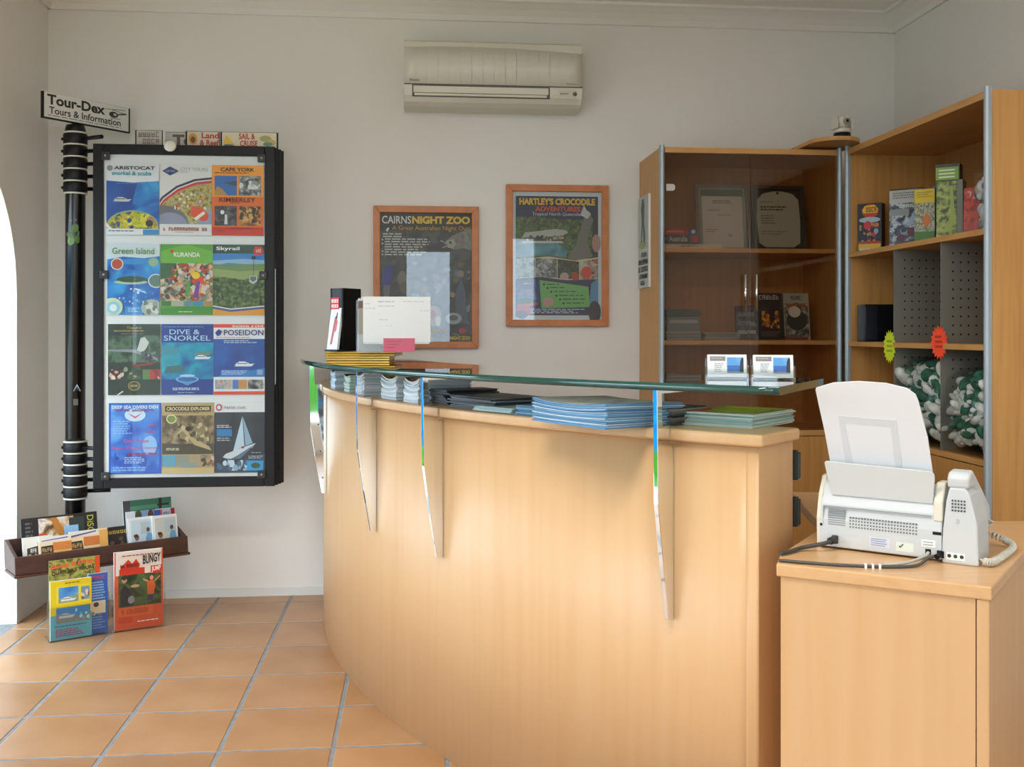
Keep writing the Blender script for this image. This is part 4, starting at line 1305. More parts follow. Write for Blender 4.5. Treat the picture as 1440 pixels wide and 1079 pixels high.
layers('leaflet_stack', 'loose fan of black brochures behind the third bracket', 'leaflets', .10, .17, .040, 7, ['#17181b', '#25272a', '#3a3d42'], on_ledge(3.36, 208.3), R(208.3 + 88), .008, group='leaflet stacks on the counter ledge', fan=.10, topcol=DARKPH)
layers('leaflet_stack', 'grey dark covered brochure pile in the middle of the ledge', 'leaflets', .22, .17, .030, 8, ['#3a3c40', '#5a5e62', '#8c9298', '#26282c'], on_ledge(3.375, 211.6), R(211.6 + 88), .008, group='leaflet stacks on the counter ledge', fan=.06, topcol=photo('greycover', ['#2a2c30', '#4a4c50', '#6a6c6c', '#8c8a84'], 14))
layers('leaflet_stack', 'few pale green sheets beside the blue magazine stack', 'leaflets', .15, .14, .012, 4, ['#c4d4c4', '#b0c4b8', '#9cb8c0'], on_ledge(3.402, 213.9), R(213.9 + 91), .006, group='leaflet stacks on the counter ledge', topcol=flat('#b8ccc0', .5))
layers('leaflet_stack', 'small blue leaflet pile touching the big blue magazine stack', 'leaflets', .090, .12, .022, 6, ['#5a90b4', '#7aa8c4', '#4a7a9c'], on_ledge(3.396, 216.0), R(216 + 90), .004, group='leaflet stacks on the counter ledge', topcol=flat('#6a98b4', .5))
BL2 = ['#4d86b4', '#6a9cc4', '#a8c6da', '#3a6c98', '#d4e0e8', '#5a8cb0']
layers('magazine_stack', 'large stack of blue edged magazines in the middle of the ledge', 'magazines', .270, .215, .046, 26, BL2, (.332, 2.212, LZ), R(-62), .004, group='leaflet stacks on the counter ledge', fan=.015, curl=.008,
       topcol=photo('greymag', ['#8c8f8c', '#b4b4ac', '#c9c6ba', '#7a828a'], 10))
layers('leaflet_stack', 'dark grey leaflet pile between the blue and the yellow stacks', 'leaflets', .075, .13, .036, 8, ['#2a2c30', '#4a4a4c', '#6a625c', '#8c8478'], on_ledge(3.365, 222.3), R(222.3 + 88), .005, group='leaflet stacks on the counter ledge', fan=.1, topcol=DARKPH)
layers('magazine_stack', 'magazine stack with a lime green cover at the right ledge end', 'magazines', .165, .205, .028, 14, ['#a8c4c0', '#c4d4c4', '#d8dccc', '#8cb0b0'], (.645, 2.135, LZ), R(-44), .004, group='leaflet stacks on the counter ledge', fan=.03,
       spec=[('r', 0, 0, 1, 1, photo('limecover', ['#6a7a1a', '#8a9428', '#b8b878', '#5a5a3a'], 20)), ('p', [(.05, .30), (.75, .35), (.95, .95), (.15, .95)], '#b4cc1c'), ('p', [(.02, .05), (.25, .05), (.2, .35), (.02, .6)], '#d8642c')])
# ================================================================ ROTATING BROCHURE DISPLAY STAND
PX, PY = -1.352, 4.20
st = thing('display_stand', 'black pole stand with hinged brochure pages and a slanted information sign', 'display stand', (PX, PY, 0))
MB().lathe([(.075, 0), (.075, .012), (.06, .022), (.04, .03)], (0, 0, 0), BLACK, 32).build('base_plate', st)
pole = MB().lathe([(.0375, .03), (.0375, 1.915), (.034, 1.93)], (0, 0, 0), BLACKG, 28).build('pole', st)
ZR = lambda v: 1.15 + (466 - v) * 4.305 / 1430
CREAM = flat('#c9c6bb', .5)
rings_u = [ZR(v) for v in (204, 220, 236, 252, 268, 284)]
rings_l = [ZR(v) for v in (612, 627, 642, 656, 671, 687)]
for grp in (rings_u, rings_l):
    for k, z in enumerate(grp):
        MB().lathe([(.0430, z - .003), (.0452, z - .001), (.0452, z + .002), (.0430, z + .004)], (0, 0, 0), CREAM, 28).build('cream_ring', st)
        if k < 5:
            zb = grp[k + 1]
            c = MB().lathe([(.0425, zb + .004), (.0455, zb + .010), (.0455, z - .008), (.0425, z - .003)], (0, 0, 0), BLACK, 28).build('collar', st)
            MB().lathe([(.003, 0), (.006, .001), (.006, .006), (.003, .008)], (0, 0, 0), BLACKG, 10, Matrix.Translation((-.045, -.006, (z + zb) / 2)) @ Matrix.Rotation(-PI / 2, 4, 'Y')).build('set_screw', c)
            MB().tube([(.035, -.02 + .012 * k, (z + zb) / 2), (.125, -.075 + .028 * k, (z + zb) / 2)], .008, BLACK, 10).build('hinge_arm', c)
MB().lathe([(.0385, 0), (.0385, .03), (.034, .045), (.012, .05), (.012, .075)], (0, 0, 1.925), BLACK, 24).build('top_cap', st)
# stickers on the pole
CUR = lambda ang, r=.0382: (r * math.cos(R(ang)), r * math.sin(R(ang)))


def pole_patch(pts, m, name, r=.0384):
    """pts: (angle offset in mm along the surface, z) from the side that faces the room"""
    mb = MB()
    vs = [(r * math.sin(x / r), -r * math.cos(x / r), z) for x, z in pts]
    mb.add(vs, [list(range(len(vs)))], m)
    return mb.build(name, pole, fix=False)


g0 = ZR(340)
for k, (cx, cz, rx, rz_) in enumerate(((.012, .03, .014, .016), (.008, .005, .020, .020), (-.006, -.018, .014, .022), (.020, -.016, .010, .016), (-.018, .004, .010, .009))):
    pole_patch([(cx + rx * math.cos(2 * PI * j / 10) * (1 + .15 * ((j * 7 + k) % 3 - 1)), g0 + cz + rz_ * math.sin(2 * PI * j / 10)) for j in range(10)],
               flat(['#4a6a26', '#3c5a1e', '#5a7a34'][k % 3], .4), 'green_sticker', .0384 + k * .0002)
t0z = ZR(540)
pole_patch([(.004, t0z - .014), (.032, t0z - .014), (.018, t0z + .014)], flat('#b4c4c8', .4), 'triangle_sticker')
pole_patch([(.010, t0z - .010), (.026, t0z - .010), (.018, t0z + .006)], flat('#1c3038', .4), 'triangle_sticker', .0386)
pole_patch([(.004, t0z - .07), (.022, t0z - .07), (.022, t0z - .045), (.004, t0z - .045)], flat('#55564f', .5), 'paper_sticker')
pole_patch([(-.008, g0 + .056), (.016, g0 + .060), (.016, g0 + .064), (-.008, g0 + .061)], flat('#8a8a84', .5), 'paper_sticker')

# slanted sign on top
SW, SHH = .385, .103
sgn = MB().box(-SW / 2, SW / 2, 0, .012, 0, SHH, BLACK).build('sign_board', st)
sgn.location = (0.042, .02, 1.975)
sgn.rotation_euler = (0, 0, R(50))
print_on(sgn, SW, SHH, [('r', .018, .05, .982, .995, '#d6d7d2'), ('t', 'Tour-Dex', .05, .54, .70, .93, '#232120', .035), ('t', 'Tours & Information', .07, .20, .885, .47, '#2a2828', .018), ('l', .06, .10, .9, .15, 1, '#4a4846'),
                        ('e', .80, .62, .055, .12, '#2f2e2d'), ('e', .815, .63, .022, .05, '#b9bab6'), ('p', [(.70, .78), (.94, .86), (.94, .88), (.70, .80)], '#3a3938'), ('p', [(.78, .80), (.96, .70), (.96, .72), (.78, .82)], '#3a3938'), ('p', [(.84, .62), (.95, .70), (.95, .76), (.85, .68)], '#3a3938'), ('p', [(.76, .46), (.88, .46), (.88, .48), (.76, .48)], '#3a3938')], name='sign_print')

# pages: four frames one behind the other, the front one filled
FX0, FX1, FZ0, FZ1 = -1.250, -.555, .538, 1.880
FYF = 4.085


def page(dx, dy, label=None, front=False):
    root = bpy.data.objects.new('page', None)
    COL.objects.link(root)
    root.parent = st
    root.location = (FX0 + dx - PX, FYF + dy - PY, FZ0)
    root.rotation_euler = (0, 0, R(1.2 * dy * 20))
    w, h, b, t = FX1 - FX0, FZ1 - FZ0, .040, .018
    for x0, x1, z0, z1, nm in ((0, b, 0, h, 'frame_post'), (w - b, w, 0, h, 'frame_post'), (b, w - b, 0, b, 'frame_rail'), (b, w - b, h - b, h, 'frame_rail')):
        MB().box(x0, x1, 0, t, z0, z1, BLACK).build(nm, root, bevel=.003)
    MB().box(b, w - b, .010, .016, b, h - b, flat('#dfe3e2', .5)).build('page_panel', root)
    if front:
        g = MB().box(b + .002, w - b - .002, -.0065, -.0050, b + .002, h - b - .002, BOARDP).build('acrylic_sheet', root)
        cl = flat('#1a1a1a', .4)
        for x, z in ((b + .010, h - b - .008), (w - b - .010, h - b - .008), (b + .010, b + .008), (w - b - .010, b + .008), (b + .004, h * .62), (w - b - .004, h * .62)):
            c = MB().box(x - .016, x + .016, -.010, .002, z - .016, z + .016, cl).build('corner_clip', root, bevel=.003)
            MB().lathe([(.0045, 0), (.0045, .0015), (.002, .002)], (0, 0, 0), GREYP, 10, Matrix.Translation((x, -.010, z)) @ Matrix.Rotation(PI / 2, 4, 'X')).build('screw', root)
        MB().box(w + .0005, w + .003, .002, .010, h * .30, h * .64, flat('#b9bcbd', .4)).build('edge_label', root)
    return root


pages = [page(0, 0, front=True), page(.008, .024), page(.016, .048), page(.022, .072)]
# index tabs on top of the pages behind
for dx, wd, pg, sp_ in ((.151, .105, 1, [('r', .05, .03, .97, .97, '#b4aea4'), ('g', .12, .55, .9, .9, 5, '#8a7c76'), ('g', .12, .12, .9, .45, 5, '#8a7c76')]),
                        (.258, .115, 2, [('r', .0, .03, .97, .97, '#b9b5ab'), ('t', 'To', .25, .15, .97, .85, '#5c4c46', .05)]),
                        (.343, .132, 1, [('r', .05, .03, .98, .97, '#c8bca4'), ('e', .22, .5, .13, .36, '#c08a2c'), ('e', .22, .45, .07, .2, '#6a4420'), ('t', 'Land', .47, .54, .98, .92, '#a8342c', .03), ('t', '& Reef', .42, .08, .98, .46, '#a8342c', .03)]),
                        (.477, .226, 1, [('r', .03, .03, .97, .97, '#d2c8ac'), ('p', [(.04, .1), (.10, .8), (.22, .3), (.26, .1)], '#d8b42c'), ('p', [(.05, .06), (.26, .06), (.2, .2), (.08, .2)], '#3c6a9c'), ('t', 'SAIL &', .32, .54, .60, .92, '#b03428', .03), ('t', 'CRUISE', .34, .08, .64, .46, '#b03428', .03), ('e', .78, .6, .1, .2, '#9a9a5c'), ('e', .88, .35, .08, .2, '#b4a860'), ('e', .82, .25, .08, .14, '#6a8a6a')])):
    w = wd
    tb = MB().box(-w / 2, w / 2, 0, .004, -.02, .062, BLACK).build('index_tab', st)
    tb.location = (FX0 - PX + dx + w / 2, pages[pg].location.y + .006 + .018 * pg * (dx + w / 2), FZ1)
    print_on(tb, w, .062, sp_, name='tab_print')
kn = MB().ell((0, 0, 0), (.024, .010, .021), flat('#d6d4c6', .4), 18, 10).build('white_knob', pages[0])
kn.location = (.296, -.014, FZ1 - FZ0 - .008)

# ---------------------------------------------------------------- brochures on the front page
def boat(cx, cy, s, hull='#e4e8ea', deck='#c9d2d8', dark='#4a5a68'):
    """a small motor cruiser seen from the side"""
    return [('p', [(cx - s, cy), (cx - s * .9, cy - s * .13), (cx + s * .75, cy - s * .13), (cx + s, cy + s * .05), (cx + s * .6, cy + s * .02)], hull),
            ('p', [(cx - s * .85, cy), (cx - s * .85, cy + s * .12), (cx + s * .35, cy + s * .12), (cx + s * .6, cy)], deck),
            ('r', cx - s * .75, cy + s * .03, cx + s * .25, cy + s * .08, dark),
            ('p', [(cx - s * .6, cy + s * .12), (cx - s * .6, cy + s * .20), (cx + s * .05, cy + s * .20), (cx + s * .22, cy + s * .12)], hull),
            ('r', cx - s * .5, cy + s * .20, cx - s * .46, cy + s * .34, dark), ('p', [(cx - s, cy - s * .13), (cx + s * .8, cy - s * .13), (cx + s * .6, cy - s * .18), (cx - s * 1.1, cy - s * .17)], '#a8c4d8')]


COVERS = [
    ('brochure with a white boat on blue sea over a coral oval, top left of display', [
        ('r', 0, 0, 1, 1, '#dfe3e6'), ('r', 0, .09, 1, .76, DEEP), ('p', [(.45, .35), (.62, .2), (1, .2), (1, .76), (.6, .76)], WATER), ('p', [(0, .76), (.5, .735), (1, .76), (1, .79), (0, .79)], '#dfe3e6'),
        *boat(.31, .495, .17, '#c9ccc8', '#b0b2ae'), ('e', .5, .12, .5, .225, '#8ab48c'), ('e', .5, .11, .485, .215, CORAL),
        ('b', .20, .10, .52, .27, 14, .06, ['#d8c81c', '#e0d030', '#2a4a8c', '#c8b82a']), ('b', .52, .10, .85, .30, 16, .07, ['#c8c42a', '#a8b430', '#d8d040']), ('e', .84, .19, .08, .07, '#b07a5c'), ('e', .82, .16, .07, .05, '#2a2024'), ('r', 0, 0, 1, .085, '#dfe3e6'),
        ('r', .70, 0, 1, .075, '#2a8ac4'), ('p', [(0, .17), (.12, .08), (.06, .06), (0, .12)], '#dfe3e6'),
        ('e', .07, .935, .055, .04, '#8c8c8c'), ('t', 'ARISTOCAT', .15, .915, .93, .965, '#33343a', .03), ('t', 'snorkel & scuba', .11, .835, .86, .895, '#2a9ca8', .02), ('l', .05, .03, .66, .06, 1, '#6a7480'), ('l', .2, .71, .85, .725, 1, '#6a9ad0')]),
    ('brochure with an orange reef fish and a red arc, top middle of display', [
        ('r', 0, 0, 1, 1, '#dcdcd8'), ('e', 1.05, .13, 1.25, .70, '#1f2c48'), ('e', 1.06, .11, 1.23, .69, '#e8e4e0'), ('e', 1.07, .10, 1.23, .685, '#c8343c'), ('e', 1.09, .08, 1.23, .67, REEF),
        ('e', .1, .16, .45, .26, '#6a6a70'), ('e', .2, .10, .35, .22, '#8c90a8'), ('p', [(.7, .15), (1, .15), (1, .38), (.85, .3)], '#8c9cb8'),
        ('b', .28, .35, .95, .60, 44, .032, ['#d8cc8c', '#c84a2c', '#7a8a4a', '#e0dcc8']), ('e', .72, .33, .14, .085, '#d8502c'), ('e', .84, .27, .10, .07, '#d8502c'), ('p', [(.66, .24), (.84, .34), (.88, .31), (.70, .21)], '#eee6d8'), ('r', 0, 0, 1, .155, '#e0dedb'),
        ('p', [(.05, .905), (.20, .97), (.37, .905), (.20, .84)], '#2a3c78'), ('g', .12, .89, .30, .92, 6, '#9aa4c8'), ('t', 'CITY TOURS', .40, .91, .92, .955, '#9aa0a8', .005), ('l', .40, .88, .58, .895, 1, '#9aa0a8'), ('g', .07, .06, .92, .11, 16, '#b05048'), ('l', .3, .03, .7, .045, 1, '#8a8a8a')]),
    ('orange and red brochure with four landscape photos, top right of display', [
        ('r', 0, 0, 1, 1, '#c8321c'), ('r', 0, .12, 1, 1, '#e06a1c'), ('r', 0, .55, 1, 1, ORANGEG), ('r', .05, .57, .48, .85, '#2c6ab0'), ('p', [(.05, .57), (.3, .57), (.2, .66), (.1, .70), (.05, .62)], '#b08a4c'), ('p', [(.2, .75), (.48, .70), (.48, .78)], '#3a4c5c'),
        ('r', .52, .57, .95, .85, GREYPH), ('b', .54, .66, .93, .78, 10, .06, ['#d8dad8', '#8c9494']), ('r', .05, .14, .48, .42, DARKPH), ('p', [(.24, .16), (.30, .16), (.29, .30), (.25, .30)], '#d8d4d8'), ('e', .2, .33, .04, .03, '#e0e0dc'),
        ('r', .52, .14, .95, .42, WARMPH), ('b', .53, .15, .94, .41, 24, .05, ['#5a3a1a', '#c8a050', '#3a2814']),
        ('t', 'CAPE YORK', .17, .91, .82, .965, '#2c1a08', .02), ('l', .05, .875, .95, .895, 1, '#4a2a10'), ('t', 'KIMBERLEY', .14, .475, .84, .54, '#6a1c0c', .02), ('l', .35, .45, .6, .465, 1, '#6a1c0c'), ('l', .35, .09, .85, .11, 1, '#4a120a'), ('l', .1, .04, .25, .08, 2, '#8a2010')]),
    ('brochure with a green island in blue sea and round pictures, second row left', [
        ('r', 0, 0, 1, 1, WATER), ('p', [(0, .78), (.3, .82), (.7, .80), (1, .83), (1, 1), (0, 1)], '#c9d8dc'), ('e', .52, .75, .36, .04, '#2a8acc'), ('e', .47, .49, .30, .055, '#2f5a34'), ('e', .45, .46, .32, .03, '#a8c4b0'), ('e', .46, .50, .27, .045, '#2c4c2c'),
        ('e', .19, .715, .12, .085, '#d8d4c8'), ('e', .19, .715, .10, .07, '#b04a34'), ('e', .88, .745, .10, .06, '#8cb08c'), ('e', .93, .48, .15, .10, '#d8e0dc'), ('e', .93, .48, .13, .085, '#5a7a6c'),
        ('b', .1, .15, .9, .40, 16, .025, ['#8cc4e0', '#d0e4ee', '#4aa0d0']), ('p', [(.46, .365), (.60, .335), (.76, .30), (.72, .335), (.58, .35)], '#a8d0e4'), ('p', [(.50, .375), (.60, .345), (.66, .35), (.55, .375)], '#e0ecf2'), ('e', .1, .11, .2, .13, '#c8d8b0'), ('e', .12, .10, .13, .09, '#8cc4d8'), ('e', .12, .10, .07, .05, '#e0e8e0'),
        ('r', .34, .0, .68, .12, '#3a8cc8'), ('e', .85, .10, .20, .12, '#a8b4a8'), ('b', .7, .0, 1, .2, 10, .06, ['#6a7a6a', '#d0d4c8', '#8c9c94']), ('t', 'Green Island', .10, .855, .90, .945, '#5c8a3c', .01), ('l', .4, .03, .62, .1, 3, '#a8d0ec')]),
    ('green headed brochure with a festival crowd in colour, second row middle', [
        ('r', 0, 0, 1, 1, '#4d9a2c'), ('p', [(0, .74), (.5, .72), (1, .74), (1, .90), (.5, 1), (0, .9)], '#6ab03a'), ('r', 0, .20, 1, .73, CROWD), ('p', [(0, .5), (.35, .56), (.3, .73), (0, .73)], '#2c5a34'), ('b', .1, .45, .95, .70, 40, .045, ['#c8a080', '#2a3c5c', '#d8d4cc', '#a83c2c', '#3a7a3c', '#e0a83a']),
        ('p', [(.58, .45), (.70, .60), (.82, .52), (.86, .42), (.72, .46)], '#d83c2c'), ('p', [(.62, .24), (.70, .48), (.76, .48), (.72, .24)], '#6a3c8c'), ('e', .68, .56, .08, .05, '#e8c42a'), ('p', [(.46, .26), (.52, .48), (.58, .48), (.56, .26)], '#4a9a4a'), ('b', .3, .22, .6, .35, 10, .04, ['#5a3424', '#c89060', '#2a2420']),
        ('r', 0, .12, 1, .20, '#7ab04a'), ('r', .02, .125, .2, .195, '#3c6a3c'), ('r', .22, .125, .44, .195, '#a8a494'), ('r', .46, .125, .6, .195, '#5a8a9c'), ('r', .62, .125, .82, .195, '#2c8ab0'), ('r', .84, .125, .98, .195, '#b07a4c'), ('p', [(0, 0), (1, 0), (1, .10), (.5, .125), (0, .08)], '#3c8c2c'),
        ('t', 'KURANDA', .26, .82, .76, .885, '#e8f0e0', .02), ('e', .22, .90, .03, .025, '#c83c2c'), ('l', .35, .03, .65, .05, 1, '#d0e8b8')]),
    ('brochure with a cable car over rainforest hills, second row right', [
        ('r', 0, 0, 1, 1, JUNGLE), ('r', 0, .72, 1, .88, '#2c7cc4'), ('p', [(0, .70), (.3, .74), (.7, .72), (1, .73), (1, .78), (.6, .80), (.2, .78), (0, .77)], '#8cb4d4'), ('p', [(0, .52), (.5, .56), (1, .50), (1, .73), (.5, .72), (0, .72)], '#6a8a4c'), ('p', [(0, .56), (.6, .50), (1, .60), (1, .64), (.5, .62), (0, .66)], '#8ca060'),
        ('r', 0, .875, 1, 1, '#1f4a38'), ('p', [(.80, .86), (.92, .84), (.99, .90), (.95, .97), (.83, .98), (.78, .92)], '#d03c3c'), ('p', [(.72, .56), (.70, .48), (.78, .44), (.86, .48), (.86, .56)], '#c4ccc8'), ('p', [(.73, .55), (.72, .50), (.78, .47), (.84, .50), (.84, .55)], '#5a6a5c'), ('p', [(.775, .56), (.785, .56), (.80, .82), (.79, .82)], '#3a3c3c'), ('r', .75, .79, .83, .84, '#2a3440'),
        ('p', [(0, .10), (.35, .06), (1, .10), (1, 0), (0, 0)], '#d8962c'), ('p', [(0, .12), (.35, .075), (1, .12), (1, .09), (.35, .045), (0, .09)], '#3a4c8c'), ('p', [(0, .135), (.35, .09), (1, .135), (1, .12), (.35, .075), (0, .12)], '#e0e0dc'), ('p', [(.9, .14), (.96, .16), (.93, .25), (.91, .22)], '#1a1c1c'),
        ('t', 'Skyrail', .07, .905, .52, .97, '#eef2ee', .02), ('g', .84, .89, .94, .94, 3, '#f0d8d4')]),
    ('dark green brochure with a white waterfall bird and gold emblem, third row left', [
        ('r', 0, 0, 1, 1, '#26382c'), ('r', 0, .46, 1, .84, photo('darkforest', ['#1f3026', '#2f4a36', '#56705a', '#3a5440'], 24)), ('p', [(.55, .63), (.62, .80), (.70, .82), (.78, .74), (.72, .65), (.66, .60)], '#c4cac4'), ('p', [(0, .62), (.5, .60), (.95, .48), (.95, .52), (.5, .645), (0, .64)], '#8c8c94'), ('b', .6, .48, 1, .62, 10, .05, ['#5a5c64', '#7a7c84', '#3a3c44']),
        ('b', .02, .22, .30, .36, 20, .04, ['#7a2a2c', '#c8a894', '#3a2420', '#d8d0c4']), ('b', .30, .22, .62, .40, 16, .06, ['#3c5a3a', '#8a9a84', '#5a4a3a']), ('r', .66, .22, .80, .36, '#5a7a44'), ('r', .80, .22, 1, .36, '#b03c34'), ('b', .82, .22, .98, .36, 6, .04, ['#d8c8bc', '#8a2c2c']), ('p', [(.45, .42), (.85, .46), (.9, .44), (.5, .39)], '#8c3430'),
        ('e', .5, .13, .12, .07, '#8c7a44'), ('e', .5, .13, .09, .05, '#3a4430'), ('g', .43, .115, .57, .145, 5, '#c8b070'), ('p', [(.2, 0), (.3, .05), (.28, .06), (.16, 0)], '#d8dcdc'),
        ('t', 'Tjapukai', .36, .925, .64, .965, '#b8a860', .0), ('l', .12, .885, .88, .91, 1, '#b8a860'), ('l', .25, .85, .75, .868, 1, '#8a8450')]),
    ('blue brochure of shallow reefs headed dive and snorkel, third row middle', [
        ('r', 0, 0, 1, 1, '#1a3f8c'), ('r', 0, .22, 1, .74, TEAL), ('p', [(.0, .55), (.3, .58), (.35, .66), (.1, .70), (0, .68)], '#3a8ca0'), ('p', [(.05, .30), (.45, .33), (.4, .42), (.1, .40)], '#3a6a6c'), ('p', [(.55, .58), (.9, .55), (1, .6), (.8, .62)], '#5a8a84'), *boat(.80, .53, .16), ('e', .85, .70, .09, .025, '#2a8cc8'),
        ('e', .5, .22, .22, .05, '#7ab4dc'), ('e', .5, .22, .19, .035, '#2a6ab0'), ('p', [(.36, .18), (.64, .18), (.5, .13)], '#5a94c8'), ('e', .5, .27, .15, .02, '#a8cce4'),
        ('t', 'DIVE &', .16, .855, .74, .925, '#a8ccec', .01), ('t', 'SNORKEL', .05, .765, .95, .84, '#a8ccec', .01), ('l', .06, .95, .9, .965, 1, '#7aa4d8'), ('l', .22, .06, .8, .10, 2, '#d0e0f0'), ('l', .32, .02, .68, .035, 1, '#a8c8e4')]),
    ('orange edged white brochure with a cruise boat on blue, third row right', [
        ('r', 0, 0, 1, 1, '#e4e6e8'), ('r', 0, .95, 1, 1, '#d8482c'), ('r', 0, 0, 1, .045, '#d8482c'), ('r', .0, .25, 1, .79, DEEP), ('p', [(0, .25), (1, .25), (1, .38), (.4, .30)], '#2c7cc4'), *boat(.60, .43, .19), ('r', .14, .265, .70, .35, '#3a7ac4'),
        ('r', .84, .28, .95, .35, '#8ca8cc'), ('r', .03, .08, .35, .21, photo('divers', ['#3a4c6a', '#8a9ca8', '#c8b0a0', '#6a5a54'], 50)), ('r', .37, .08, .65, .21, '#c08a4c'), ('r', .37, .08, .48, .21, '#3a7ac0'), ('r', .67, .08, .97, .21, GREYPH),
        ('p', [(.03, .88), (.10, .93), (.17, .90), (.13, .84), (.07, .83)], '#2c3c8c'), ('t', 'POSEIDON', .20, .84, .97, .92, '#26347c', .015), ('t', 'SNORKEL & DIVE', .36, .955, .97, .985, '#f0e8e0', .02), ('l', .2, .72, .85, .77, 2, '#a8c4e4'), ('l', .16, .275, .66, .34, 3, '#a8c4e4'), ('l', .05, .80, .9, .815, 1, '#b85a3a')]),
    ('bright blue dive course poster sheet with red lettering, bottom left of display', [
        ('r', .0, .0, 1, 1, '#2350b8'), ('r', .04, .02, .96, .98, photo('bluepage', ['#1c48b0', '#2c64c8', '#4a8cdc', '#7ab4ec'], 9)), ('e', .5, .83, .2, .09, '#c4dcf0'), ('p', [(.36, .86), (.5, .78), (.64, .86), (.58, .84), (.5, .81), (.42, .84)], '#c83c50'), ('e', .78, .4, .14, .14, '#8cbcec'), ('b', .1, .05, .9, .3, 14, .10, ['#1a3ca0', '#2a54b8', '#3c74cc']),
        ('t', 'DEEP SEA DIVERS DEN', .06, .92, .94, .965, '#d8e8f4', .02), ('g', .12, .88, .86, .91, 16, '#b46a94'), ('l', .08, .55, .46, .75, 6, '#8cb8ec'), ('g', .70, .67, .92, .70, 6, '#d86a8c'), ('g', .70, .58, .92, .61, 6, '#d86a8c'), ('t', 'Day Trips', .30, .43, .76, .49, '#d8507c', .01), ('t', 'Open Water Course', .06, .34, .92, .39, '#d8507c', .01), ('g', .36, .27, .92, .30, 10, '#d8507c'), ('l', .3, .14, .7, .24, 4, '#a8ccf0'), ('l', .08, .03, .88, .10, 2, '#8cb8ec')]),
    ('tan brochure with a crocodile head and photo strip, bottom middle of display', [
        ('r', 0, 0, 1, 1, '#b8a070'), ('r', 0, .27, 1, .82, ROCK), ('r', 0, .27, 1, .42, '#4a4434'), ('p', [(.2, .55), (.4, .72), (.7, .70), (.9, .55), (.85, .40), (.6, .42), (.35, .50)], '#8c7c58'), ('p', [(.22, .52), (.40, .60), (.62, .40), (.95, .32), (.9, .38), (.6, .50), (.4, .66)], '#b8a67c'), ('b', .3, .45, .9, .72, 26, .05, ['#6a5c40', '#a09068', '#4c4430', '#c4b48c']), ('e', .50, .63, .05, .035, '#2c2414'),
        ('e', .18, .77, .10, .065, '#d8d49c'), ('e', .18, .77, .08, .05, '#7a8a3c'), ('r', 0, .10, .26, .26, '#5a9cb4'), ('r', .27, .10, .52, .26, '#8c9484'), ('r', .53, .10, .74, .26, '#a89878'), ('r', .75, .10, 1, .26, CROWD), ('r', .35, .06, .66, .15, '#8c9894'), ('r', .0, .0, 1, .08, '#c8b07c'),
        ('r', .06, .875, .94, .955, '#3a3220'), ('t', 'CROCODILE EXPLORER', .09, .89, .92, .94, '#e8d8a8', .02), ('l', .2, .845, .8, .86, 1, '#5a4c30'), ('l', .08, .32, .4, .36, 2, '#d8cca8')]),
    ('dark brochure with a white sailing yacht, bottom right of display', [
        ('r', 0, 0, 1, 1, '#2c3036'), ('r', 0, 0, 1, .85, photo('nightsea', ['#22272e', '#2c323a', '#3a424a'], 8)), ('r', 0, .86, 1, 1, '#e0e2e4'), ('p', [(.0, .1), (.4, .15), (1, .28), (1, 0), (0, 0)], '#3a4c60'), ('p', [(.54, .80), (.36, .30), (.58, .38)], '#b8d0e0'), ('p', [(.55, .80), (.60, .38), (.74, .42)], '#8cacC4'.lower()), ('p', [(.16, .22), (.30, .19), (.74, .36), (.80, .42), (.55, .36), (.22, .27)], '#c9d4dc'), ('p', [(.18, .20), (.5, .20), (.78, .40), (.30, .18)], '#5a7488'),
        ('b', .05, .03, .65, .18, 20, .06, ['#8cb0c8', '#4a6884', '#c4d8e4']), ('r', .05, .52, .34, .62, '#2c7cb8'), ('l', .05, .63, .34, .68, 2, '#c0c4c8'), ('l', .05, .44, .34, .50, 2, '#a8acb0'), ('r', .63, .03, .95, .17, '#2c9cd8'), ('e', .80, .10, .09, .04, '#3a5a3c'), ('l', .66, .19, .95, .24, 2, '#a8b4c0'), ('l', .72, .27, .95, .29, 1, '#a8b4c0'),
        ('e', .09, .93, .06, .05, '#c8404c'), ('e', .09, .93, .035, .03, '#e0e2e4'), ('g', .20, .91, .62, .945, 10, '#b4b8bc'), ('e', .55, .36, .03, .015, '#8c2c30')]),
]
xs = (-1.100, -.898, -.698)
zs = (1.5265, 1.2140, .9010, .5930)
for k, (lbl, spec) in enumerate(COVERS):
    sheet('brochure', lbl, 'brochure', .199, .277, .003, spec, (xs[k % 3] + .003 * (k // 3), FYF + .003, zs[k // 3]), (0, 0, 0), 'brochures on the display page')

# ================================================================ WOODEN TRAY AND ITS LEAFLETS
TL, TRt = Vector((-1.460, 3.875)), Vector((-.919, 4.230))
TZ = .254
tl = (TRt - TL).length
ta = math.atan2((TRt - TL).y, (TRt - TL).x)
ty = thing('brochure_tray', 'dark wooden slanted tray full of leaflets in front of the display pole', 'tray', (TL.x, TL.y, TZ), (0, 0, ta))
TD = .165
MB().prism([(0, 0), (.008, .064), (.020, .064), (.016, 0)], 'x', 0, tl, DARKW).build('front_board', ty, bevel=.002)
MB().prism([(TD - .014, 0), (TD, 0), (TD + .012, .105), (TD, .105)], 'x', 0, tl, DARKW).build('back_board', ty, bevel=.002)
for x0, x1 in ((0, .014), (tl - .014, tl)):
    MB().prism([(.016, 0), (TD - .014, 0), (TD, .105), (.020, .064)], 'x', x0, x1, DARKW).build('end_board', ty, bevel=.002)
MB().box(.014, tl - .014, .016, TD - .014, 0, .012, DARKW).build('tray_floor', ty)
MB().box(-.004, tl + .006, -.006, TD * .9, -.010, -.0005, DARKW).build('base_board', ty, bevel=.002)
pl = Vector((PX - TL.x, PY - TL.y)).to_3d()
pl.rotate(Matrix.Rotation(-ta, 3, 'Z'))
